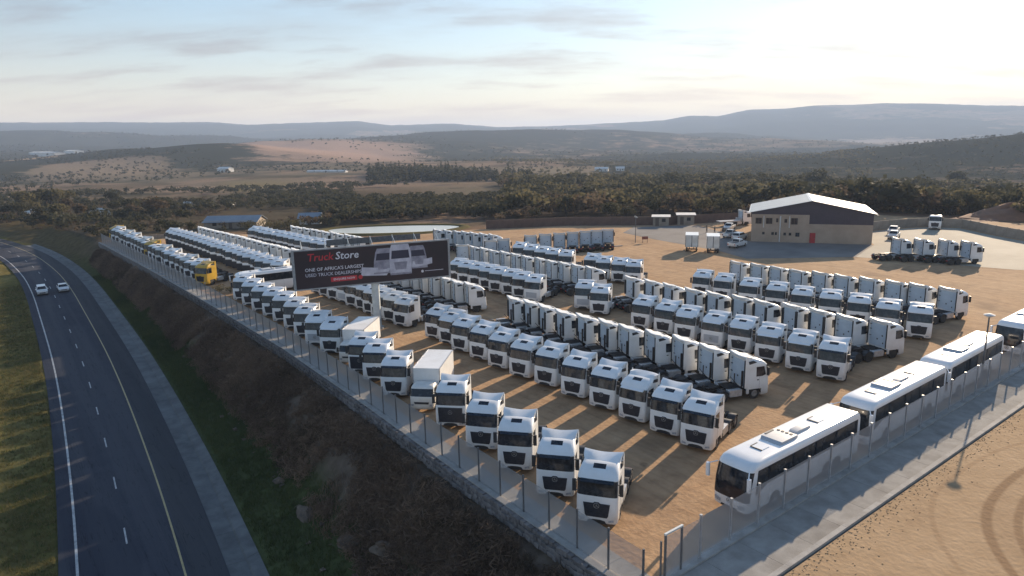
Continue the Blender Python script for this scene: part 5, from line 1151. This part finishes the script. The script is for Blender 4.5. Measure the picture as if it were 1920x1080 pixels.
def house(u, d, w, dp, h, rz, label, wallm='plaster_white', roofm='tin_roof', z=None, rise=1.6, xy=None):
    x, y = xy if xy else [float(q) for q in bearing_xy(u, d)]
    t = thing('house', label, 'house', (x, y, gzf(x, y) - .1 if z is None else z), R(rz))
    obj('wall', MB().prism([(-w / 2, 0), (w / 2, 0), (w / 2, h), (-w / 2, h)], 'y', -dp / 2, dp / 2).prism([(-dp / 2, h), (dp / 2, h), (0, h + rise)], 'x', -w / 2, w / 2).mesh('wall', wallm), t)
    r_ = MB()
    for s in (-1, 1): r_.slab([(-w / 2 - .4, s * (dp / 2 + .5), h - .2), (w / 2 + .4, s * (dp / 2 + .5), h - .2), (w / 2 + .4, 0, h + rise + .12), (-w / 2 - .4, 0, h + rise + .12)] if s < 0 else [(w / 2 + .4, dp / 2 + .5, h - .2), (-w / 2 - .4, dp / 2 + .5, h - .2), (-w / 2 - .4, 0, h + rise + .12), (w / 2 + .4, 0, h + rise + .12)], .1)
    obj('roof', r_.mesh('roof', roofm), t)
    for s in (-.3, .3):
        f = obj('window', MB().box(w * s - .6, w * s + .6, -dp / 2 - .05, -dp / 2 - .002, 1.0, 2.1).mesh('window', 'window_frame'), t); obj('pane', MB().box(w * s - .53, w * s + .53, -dp / 2 - .06, -dp / 2 - .051, 1.07, 2.03).mesh('pane', 'glass'), f)
    obj('door', MB().box(-.5, .5, -dp / 2 - .05, -dp / 2 - .002, 0, 2.1).mesh('door', 'window_frame'), t)
house(0, 0, 15, 7, 2.2, -38, 'long shed with a blue-grey sheet roof behind the far rows', 'precast', 'tin_roof', xy=(33, 182), rise=1.2)
house(0, 0, 6, 4.5, 2.2, -30, 'small house with a dark grey roof beside the long shed', 'plaster_white', 'tin_roof', xy=(53, 176), rise=1.1)
house(175, 300, 7, 4, 1.8, -70, 'white-roofed house among the dark trees beside the road', 'plaster_white', 'plaster_white')
house(42, 330, 5, 3.5, 1.8, -60, 'small white house near the bend of the road', 'plaster_white', 'plaster_white')
house(345, 330, 3.4, 2.6, 1.6, -55, 'tiny white hut in the dark field beyond the yard', 'plaster_white', 'plaster_white')
house(425, 340, 2.6, 2.2, 1.5, -50, 'tiny pale hut at the field edge left of the shed', 'plaster_white', 'plaster_white')
house(423, 850, 16, 9, 4, -60, 'white farmhouse on the crest of the tan slope', 'plaster_white', 'plaster_white')
house(840, 640, 9, 7, 3.2, -50, 'white house half hidden among the dark pines', 'plaster_white', 'plaster_white')
house(796, 620, 7, 6, 3, -50, 'small white house at the end of the dark pines', 'plaster_white', 'plaster_white')
house(1135, 760, 14, 7, 3, -50, 'long pale farm building in the valley behind the wood', 'plaster_white', 'plaster_white')
house(1170, 770, 9, 6, 3, -45, 'pale farm building beside the long one in the valley', 'plaster_white', 'plaster_white')
house(1745, 2400, 60, 25, 10, -35, 'large pale shed far away below the long ridge', 'plaster_white', 'plaster_white')
house(85, 1900, 90, 22, 7, -70, 'long white greenhouse far off on the dark plain', 'plaster_white', 'plaster_white')
house(142, 2000, 50, 22, 7, -70, 'short white greenhouse beside the long one on the plain', 'plaster_white', 'plaster_white')
house(100, 1500, 60, 18, 6, -70, 'pale low building in front of the greenhouses', 'plaster_white', 'tin_roof')
house(615, 760, 46, 6, 1.6, -55, 'long pale row of low tunnels beyond the brown field', 'plaster_white', 'plaster_white', rise=.8)

# ------------------------------------------------------------------ vegetation
def leaf_cloud(blobs, n, size, rng, slim=1.0):
    """quads scattered through the shell of several ellipsoids"""
    w = np.array([b_[3] * b_[4] * b_[5] for b_ in blobs]); pick = rng.choice(len(blobs), n, p=w / w.sum()); B = np.array(blobs)[pick]
    d = rng.normal(size=(n, 3)); d /= np.linalg.norm(d, axis=1)[:, None]; r = rng.uniform(.55, 1.05, n) ** .6
    c = B[:, :3] + d * r[:, None] * B[:, 3:6]
    nrm = d * 0.7 + rng.normal(size=(n, 3)) * .6; nrm /= np.linalg.norm(nrm, axis=1)[:, None]
    t1 = np.cross(nrm, rng.normal(size=(n, 3))); t1 /= np.linalg.norm(t1, axis=1)[:, None]; t2 = np.cross(nrm, t1) * slim
    s = size * rng.uniform(.6, 1.3, n)[:, None]
    V = np.stack([c - t1 * s - t2 * s * .6, c + t1 * s - t2 * s * .5, c + t1 * s * .7 + t2 * s * .6, c - t1 * s * .8 + t2 * s * .7], 1)
    return V.reshape(-1, 3)
def quad_mesh(name, V, mat):
    me = bpy.data.meshes.new(name); fast_mesh(me, V, np.arange(len(V)).reshape(-1, 4)); me.materials.append(MATS[mat]); return me
def tree_blobs(kind, rng, h):
    if kind == 'pine': return [(0, 0, h * q, h * .20 * (1.15 - q), h * .20 * (1.15 - q), h * .14) for q in (.25, .38, .5, .62, .74, .86, .96)]
    if kind == 'bush': return [(rng.uniform(-.3, .3) * h, rng.uniform(-.3, .3) * h, h * rng.uniform(.35, .6), h * rng.uniform(.35, .5), h * rng.uniform(.35, .5), h * rng.uniform(.3, .42)) for _ in range(4)]
    return [(rng.uniform(-.26, .26) * h, rng.uniform(-.26, .26) * h, h * rng.uniform(.5, .82), h * rng.uniform(.2, .32), h * rng.uniform(.2, .32), h * rng.uniform(.14, .22)) for _ in range(7)]
def trunk_mesh(h, seed):
    r = random.Random(seed); m_ = MB(); m_.cyl((0, 0, -.4), (r.uniform(-.1, .1), 0, h * .45), h * .035, h * .022, n=7)
    for k in range(4):
        a = r.uniform(0, 6.28); m_.cyl((0, 0, h * r.uniform(.25, .42)), (math.cos(a) * h * .22, math.sin(a) * h * .22, h * r.uniform(.55, .75)), h * .016, h * .006, n=5)
    return m_.mesh('trunk', 'bark', 40)
TREES = {}
for nm, kind, mat, cnt_ in (('olive', 'tree', 'leaf_olive', 3), ('brown', 'tree', 'leaf_brown', 2), ('dark', 'tree', 'leaf_dark', 2), ('gold', 'tree', 'leaf_gold', 1), ('pine', 'pine', 'leaf_dark', 2), ('bush', 'bush', 'leaf_olive', 2)):
    for q in range(cnt_):
        rng = np.random.default_rng(100 + len(TREES)); TREES[(nm, q)] = (quad_mesh('crown', leaf_cloud(tree_blobs(kind, rng, 1.0), 420, .045 if kind != 'pine' else .035, rng), mat), trunk_mesh(1.0, len(TREES)))
def tree(x, y, h, nm, label, group, z=None):
    l_ = float(smooth_rd(y))
    if y < 345 and l_ - 8 < x < l_ + 17 and z is None: return
    q = random.choice([k for k in TREES if k[0] == nm]); cr, tk = TREES[q]
    t = thing('pine_tree' if nm == 'pine' else ('bush' if nm == 'bush' else 'tree'), label, 'bush' if nm == 'bush' else 'tree', (x, y, gzf(x, y) if z is None else z), random.uniform(0, 6.28), group)
    obj('crown', cr, t, scale=(h * random.uniform(.95, 1.25), h * random.uniform(.95, 1.25), h)); obj('trunk', tk, t, scale=h)
LAB = {'olive': 'olive green tree at the edge of the wood behind the yard', 'brown': 'brown leafed tree at the edge of the wood behind the yard', 'dark': 'dark evergreen tree at the edge of the wood behind the yard', 'gold': 'golden leafed tree standing out of the wood'}
for k in range(70):
    u = random.uniform(960, 1935); d = random.uniform(198, 300) + (24 if u > 1640 else 0)
    nm = random.choices(['olive', 'brown', 'dark'], [4, 3, 3])[0]; x, y = [float(q) for q in bearing_xy(u, d)]
    tree(x, y, random.uniform(4.5, 8), nm, LAB[nm], f'{nm} trees at the edge of the wood')
for u, d, h in ((1595, 300, 9), (1880, 330, 9), (1545, 330, 7), (1690, 280, 6)):
    x, y = [float(q) for q in bearing_xy(u, d)]; tree(x, y, h, 'gold', LAB['gold'], 'golden trees in the wood')
for kk_, (u, d, h) in enumerate(sorted(((1268, 430, 13), (1360, 440, 12), (1455, 430, 13), (1535, 420, 16), (1545, 424, 15), (1680, 430, 12), (1735, 440, 14), (1755, 430, 12), (1830, 430, 11), (1905, 420, 12), (1430, 425, 9), (1810, 560, 15), (1818, 560, 13)))):
    x, y = [float(q) for q in bearing_xy(u, d)]; tree(x, y, h, 'dark', f'{ordn(kk_)} tall dark tree from the left among those rising above the wood', 'tall trees above the wood')
for u, d, h in ((35, 345, 10), (48, 350, 9), (75, 360, 11), (85, 358, 10), (115, 370, 9), (200, 380, 8), (282, 275, 9), (295, 280, 8), (275, 290, 7), (230, 300, 7), (205, 310, 6), (130, 290, 7), (150, 300, 6), (90, 275, 7), (60, 280, 6), (20, 300, 7), (315, 300, 5), (240, 285, 6), (250, 310, 6), (300, 330, 6), (105, 320, 8), (45, 310, 7)):
    x, y = [float(q) for q in bearing_xy(u, d)]; tree(x, y, h, random.choice(['dark', 'olive', 'dark', 'brown']), 'dark tree among the houses beyond the road', 'trees among the houses beyond the road')
for u, d, h in ((862, 520, 9), (560, 420, 6), (350, 330, 5), (1180, 195, 5), (1153, 190, 6), (1006, 200, 4)):
    x, y = [float(q) for q in bearing_xy(u, d)]; tree(x, y, h, 'dark', {862: 'single dark tree alone on the brown field', 560: 'small dark tree at the edge of the brown field', 350: 'small dark tree beside the tiny hut', 1180: 'small bare tree before the reddish wall by the slim lamp', 1153: 'small dark tree behind the angled row of trucks', 1006: 'small bush-like tree before the reddish wall'}[u], None)
for u in np.linspace(700, 905, 26):
    d = random.uniform(600, 690); x, y = [float(q) for q in bearing_xy(u + random.uniform(-5, 5), d)]; tree(x, y, random.uniform(9, 15), 'pine', 'dark pine in the belt of pines across the fields', 'belt of dark pines')
for k, (u, d) in enumerate([(488, 196), (510, 198), (530, 200), (550, 198), (455, 205), (620, 202), (600, 205)]):
    x, y = [float(q) for q in bearing_xy(u, d)]; tree(x, y, random.uniform(2.5, 3.6), 'bush', 'dark bush beside the long shed', 'bushes beside the shed')
tree(4.1, 89.5, 1.6, 'bush', 'green bush at the bend of the fence path', None, 0); tree(5.4, 88.2, 1.2, 'bush', 'small green bush before the coach behind the billboard', None, 0)

def scatter(name, P, hs, kind, mat, nq, size, seed, slim=1.0):
    """one joined mass of many small plants at points P with heights hs"""
    rng = np.random.default_rng(seed); protos = [leaf_cloud(tree_blobs(kind, rng, 1.0), nq, size, rng, slim) for _ in range(5)]
    zz = ground_z(P[:, 0], P[:, 1]); out_ = []
    pk = rng.integers(0, 5, len(P)); an = rng.uniform(0, 6.28, len(P)); wd = rng.uniform(.9, 1.4, len(P))
    for q in range(5):
        idx = np.where(pk == q)[0]
        if not len(idx): continue
        v = protos[q][None]; c, s = np.cos(an[idx])[:, None], np.sin(an[idx])[:, None]; h = hs[idx][:, None]; w = wd[idx][:, None]
        X = (v[..., 0] * c - v[..., 1] * s) * h * w + P[idx, 0][:, None]; Y = (v[..., 0] * s + v[..., 1] * c) * h * w + P[idx, 1][:, None]; Z = v[..., 2] * h + zz[idx][:, None] - .08 * h
        out_.append(np.stack([X, Y, Z], -1).reshape(-1, 3))
    return obj(name, quad_mesh(name, np.concatenate(out_), mat), kind='stuff')
def region(n, u0, u1, d0, d1, seed, thr=0.0, nscale=60):
    rng = np.random.default_rng(seed); u = rng.uniform(u0, u1, n); d = np.sqrt(rng.uniform(d0 ** 2, d1 ** 2, n)); x, y = bearing_xy(u, d)
    if thr: k = fbm(x / nscale, y / nscale, seed, 3) > thr; x, y = x[k], y[k]
    k = poly_sd(x, y, YARD) > 4; l_ = smooth_rd(y); k &= ~((x > l_ - 9) & (x < l_ + 19) & (y < 345)); k &= ~((np.abs(x - 62) < 30) & (np.abs(y - 141) < 24)); return np.stack([x[k], y[k]], -1)
def wood(name, n, u0, u1, d0, d1, h0, h1, mat, seed, thr=0, nq=60, size=.085, kind='tree', nscale=60):
    P = region(n, u0, u1, d0, d1, seed, thr, nscale); rng = np.random.default_rng(seed + 1); return scatter(name, P, rng.uniform(h0, h1, len(P)), kind, mat, nq, size, seed)
wood('wood_trees', 1500, 940, 2300, 215, 540, 5.5, 11, 'leaf_olive', 1, .42, nq=90, size=.07); wood('wood_trees', 1300, 940, 2300, 205, 520, 4, 9, 'leaf_brown', 2, .45, nq=90, size=.07); wood('wood_trees', 1500, 960, 2300, 220, 560, 6, 12, 'leaf_dark', 3, .42, nq=90, size=.07)
wood('scrub', 1000, 600, 1000, 205, 340, 2.5, 5.5, 'leaf_dark', 4, .42); wood('scrub', 600, 560, 1000, 195, 330, 1.5, 4, 'leaf_brown', 5, .45)
wood('scrub', 2600, -300, 660, 195, 520, 1.5, 5.5, 'leaf_dark', 6, .44); wood('scrub', 1500, -300, 640, 185, 420, .8, 2.6, 'leaf_brown', 7, .44)
wood('pine_belt', 600, 690, 1020, 560, 720, 6, 12, 'leaf_dark', 8, .40, kind='pine'); wood('pine_belt', 350, 560, 860, 500, 600, 3, 7, 'leaf_dark', 9, .50)
wood('far_scrub', 7000, -300, 2000, 480, 1400, 1.5, 4.5, 'leaf_dark', 10, .50, nq=18, size=.16, nscale=150); wood('far_scrub', 3500, 900, 1650, 520, 1500, 2, 5, 'leaf_olive', 11, .44, nq=18, size=.16, nscale=150)
wood('far_scrub', 6500, -200, 2100, 1400, 3600, 3, 6, 'leaf_dark', 12, .50, nq=14, size=.2, nscale=400)
# brush, grass and weeds of the bank
rng = np.random.default_rng(5)
n = 11000; yb = rng.uniform(-16, 165, n); kb = rng.uniform(.02, .54, n); fxv = xf(yb) - .9; oxv = smooth_rd(yb) + 11.6; xb_ = fxv + (oxv - fxv) * kb
k = fbm(xb_ / 4, yb / 4, 77, 3) > .38
P = np.stack([xb_[k], yb[k]], -1); scatter('bank_brush', P, .35 + .95 * rng.uniform(0, 1, len(P)) ** 2, 'bush', 'twig', 54, .17, 21, .16)
k = fbm(xb_ / 5, yb / 5, 99, 3) > .58
P = np.stack([xb_[k] - .15, yb[k] + .2], -1); scatter('bank_brush', P, rng.uniform(.3, .8, len(P)), 'bush', 'leaf_brown', 50, .14, 22, .25)
def grass(name, P, hmin, hmax, mat, seed, blades=7):
    rng = np.random.default_rng(seed); n = len(P) * blades; base = np.repeat(P, blades, 0) + rng.normal(size=(n, 2)) * .12; z = ground_z(base[:, 0], base[:, 1]) - .02
    a = rng.uniform(0, 6.28, n); h = rng.uniform(hmin, hmax, n); w = rng.uniform(.012, .03, n); lx_ = rng.normal(size=(n, 2)) * .35 * h[:, None]
    b0 = np.stack([base[:, 0] - w * np.cos(a), base[:, 1] - w * np.sin(a), z], -1); b1 = np.stack([base[:, 0] + w * np.cos(a), base[:, 1] + w * np.sin(a), z], -1)
    t1 = np.stack([base[:, 0] + lx_[:, 0] + w * .3 * np.cos(a), base[:, 1] + lx_[:, 1] + w * .3 * np.sin(a), z + h], -1); t0 = np.stack([base[:, 0] + lx_[:, 0] - w * .3 * np.cos(a), base[:, 1] + lx_[:, 1] - w * .3 * np.sin(a), z + h], -1)
    return obj(name, quad_mesh(name, np.stack([b0, b1, t1, t0], 1).reshape(-1, 3), mat), kind='stuff')
n = 14000; yb = rng.uniform(-12, 150, n); kb = rng.uniform(.42, .99, n); fxv = xf(yb) - .9; oxv = smooth_rd(yb) + 11.7; grass('bank_grass', np.stack([fxv + (oxv - fxv) * kb, yb], -1), .12, .38, 'grass_green', 31)
n = 12000; yb = rng.uniform(-14, 160, n); kb = rng.uniform(.02, .62, n); fxv = xf(yb) - .9; oxv = smooth_rd(yb) + 11.7; P = np.stack([fxv + (oxv - fxv) * kb, yb], -1); grass('bank_dry_grass', P[fbm(P[:, 0] / 6, P[:, 1] / 6, 123, 3) > .45], .25, .75, 'twig', 34)
n = 11000; yb = rng.uniform(8, 150, n); grass('verge_grass', np.stack([smooth_rd(yb) - 1.4 - rng.uniform(0, 1, n) ** 1.3 * 16, yb], -1), .10, .32, 'grass_dry', 32); 
n = 5000; yb = rng.uniform(8, 150, n); grass('verge_grass', np.stack([smooth_rd(yb) - 1.4 - rng.uniform(0, 1, n) * 16, yb], -1), .10, .3, 'grass_green', 33)
# loose stones and weeds along the outer path
n = 900; P = np.stack([rng.uniform(3, 60, n), -6.1 - rng.exponential(.55, n)], -1); mb = MB()
for x, y in P:
    s = random.uniform(.015, .045); o_ = len(mb.v); mb.box(x - s, x + s, y - s * .8, y + s * .8, -.09, s * .7 - .05); mb.v[o_:] = [(a + random.uniform(-s, s) * .4, b_ + random.uniform(-s, s) * .4, c) for a, b_, c in mb.v[o_:]]
o = obj('path_gravel', mb.mesh('path_gravel', 'open_sand')); o['kind'] = 'stuff'
n = 160; yb = rng.uniform(-10, 90, n); kb = rng.uniform(.05, .72, n); mb = MB()
for y, q in zip(yb, kb):
    if fbm(np.array([y / 7]), np.array([q * 3]), 15, 2)[0] < .45: continue
    fx_ = float(xf(y)) - .9; ox_ = float(smooth_rd(y)) + 11.6; x = fx_ + (ox_ - fx_) * q; s = random.uniform(.05, .22) ** 1.0; z = gzf(x, y)
    o_ = len(mb.v); mb.box(x - s, x + s, y - s * .8, y + s * .8, z - s, z + s * .6); mb.v[o_:] = [(a + random.uniform(-s, s) * .5, b_ + random.uniform(-s, s) * .5, c + random.uniform(-s, s) * .35) for a, b_, c in mb.v[o_:]]
o = obj('bank_stones', mb.mesh('bank_stones', 'rock')); o['kind'] = 'stuff'
# rocks in the bank
def rock_mesh(seed):
    r = random.Random(seed); bm = bmesh.new(); bmesh.ops.create_icosphere(bm, subdivisions=3, radius=1)
    for v in bm.verts:
        d = v.co.normalized(); q = 1 + .28 * math.sin(d.x * 3.1 + seed) * math.cos(d.y * 2.7 - seed) + .12 * math.sin(d.z * 7 + seed * 2) + .06 * math.sin(d.x * 13 + d.y * 11); v.co = d * q
        for ax_ in ((.6, .3, .7), (-.5, .6, .5), (.2, -.8, .6)):
            n_ = Vector(ax_).normalized(); e = v.co.dot(n_) - .72
            if e > 0: v.co -= n_ * e
    me = bpy.data.meshes.new('bank_rock'); bm.to_mesh(me); bm.free(); me.materials.append(MATS['rock']); me.shade_smooth(); me.set_sharp_from_angle(angle=R(30)); return me
ROCKS = [rock_mesh(s) for s in range(5)]; kr_ = 0
for y, kq, s in sorted(((27, .60, .8), (20, .5, .8), (34, .62, .5), (16, .38, .9), (11, .45, .9))):
    fx_ = float(xf(y)) - .9; ox_ = float(smooth_rd(y)) + 11.6; x = fx_ + (ox_ - fx_) * kq
    o = obj('bank_rock', ROCKS[int(y) % 5], loc=(x, y, gzf(x, y) + .05 * s), rz=random.uniform(0, 6), scale=(s * 1.3, s * .9, s * .7)); kr_ += 1; tag(o, f'{ordn(kr_ - 1)} brown rock up the roadside bank, counted from the near end', 'rock', 'rocks in the roadside bank')
# ------------------------------------------------------------------ air
m = bpy.data.materials.new('haze'); m.use_nodes = True; N, L = m.node_tree.nodes, m.node_tree.links; N.remove(N['Principled BSDF'])
pv = N.new('ShaderNodeVolumePrincipled'); pv.inputs['Density'].default_value = 0.00016; pv.inputs['Color'].default_value = (0.53, 0.67, 0.90, 1); pv.inputs['Anisotropy'].default_value = 0.1
L.new(pv.outputs[0], N['Material Output'].inputs['Volume']); MATS['haze'] = m
o = obj('haze', MB().box(CAM[0] - 8700, CAM[0] + 8700, CAM[1] - 8700, CAM[1] + 8700, float(GZ.min()) - 5, float(GZ.max()) + 30).mesh('haze', 'haze')); o['kind'] = 'stuff'
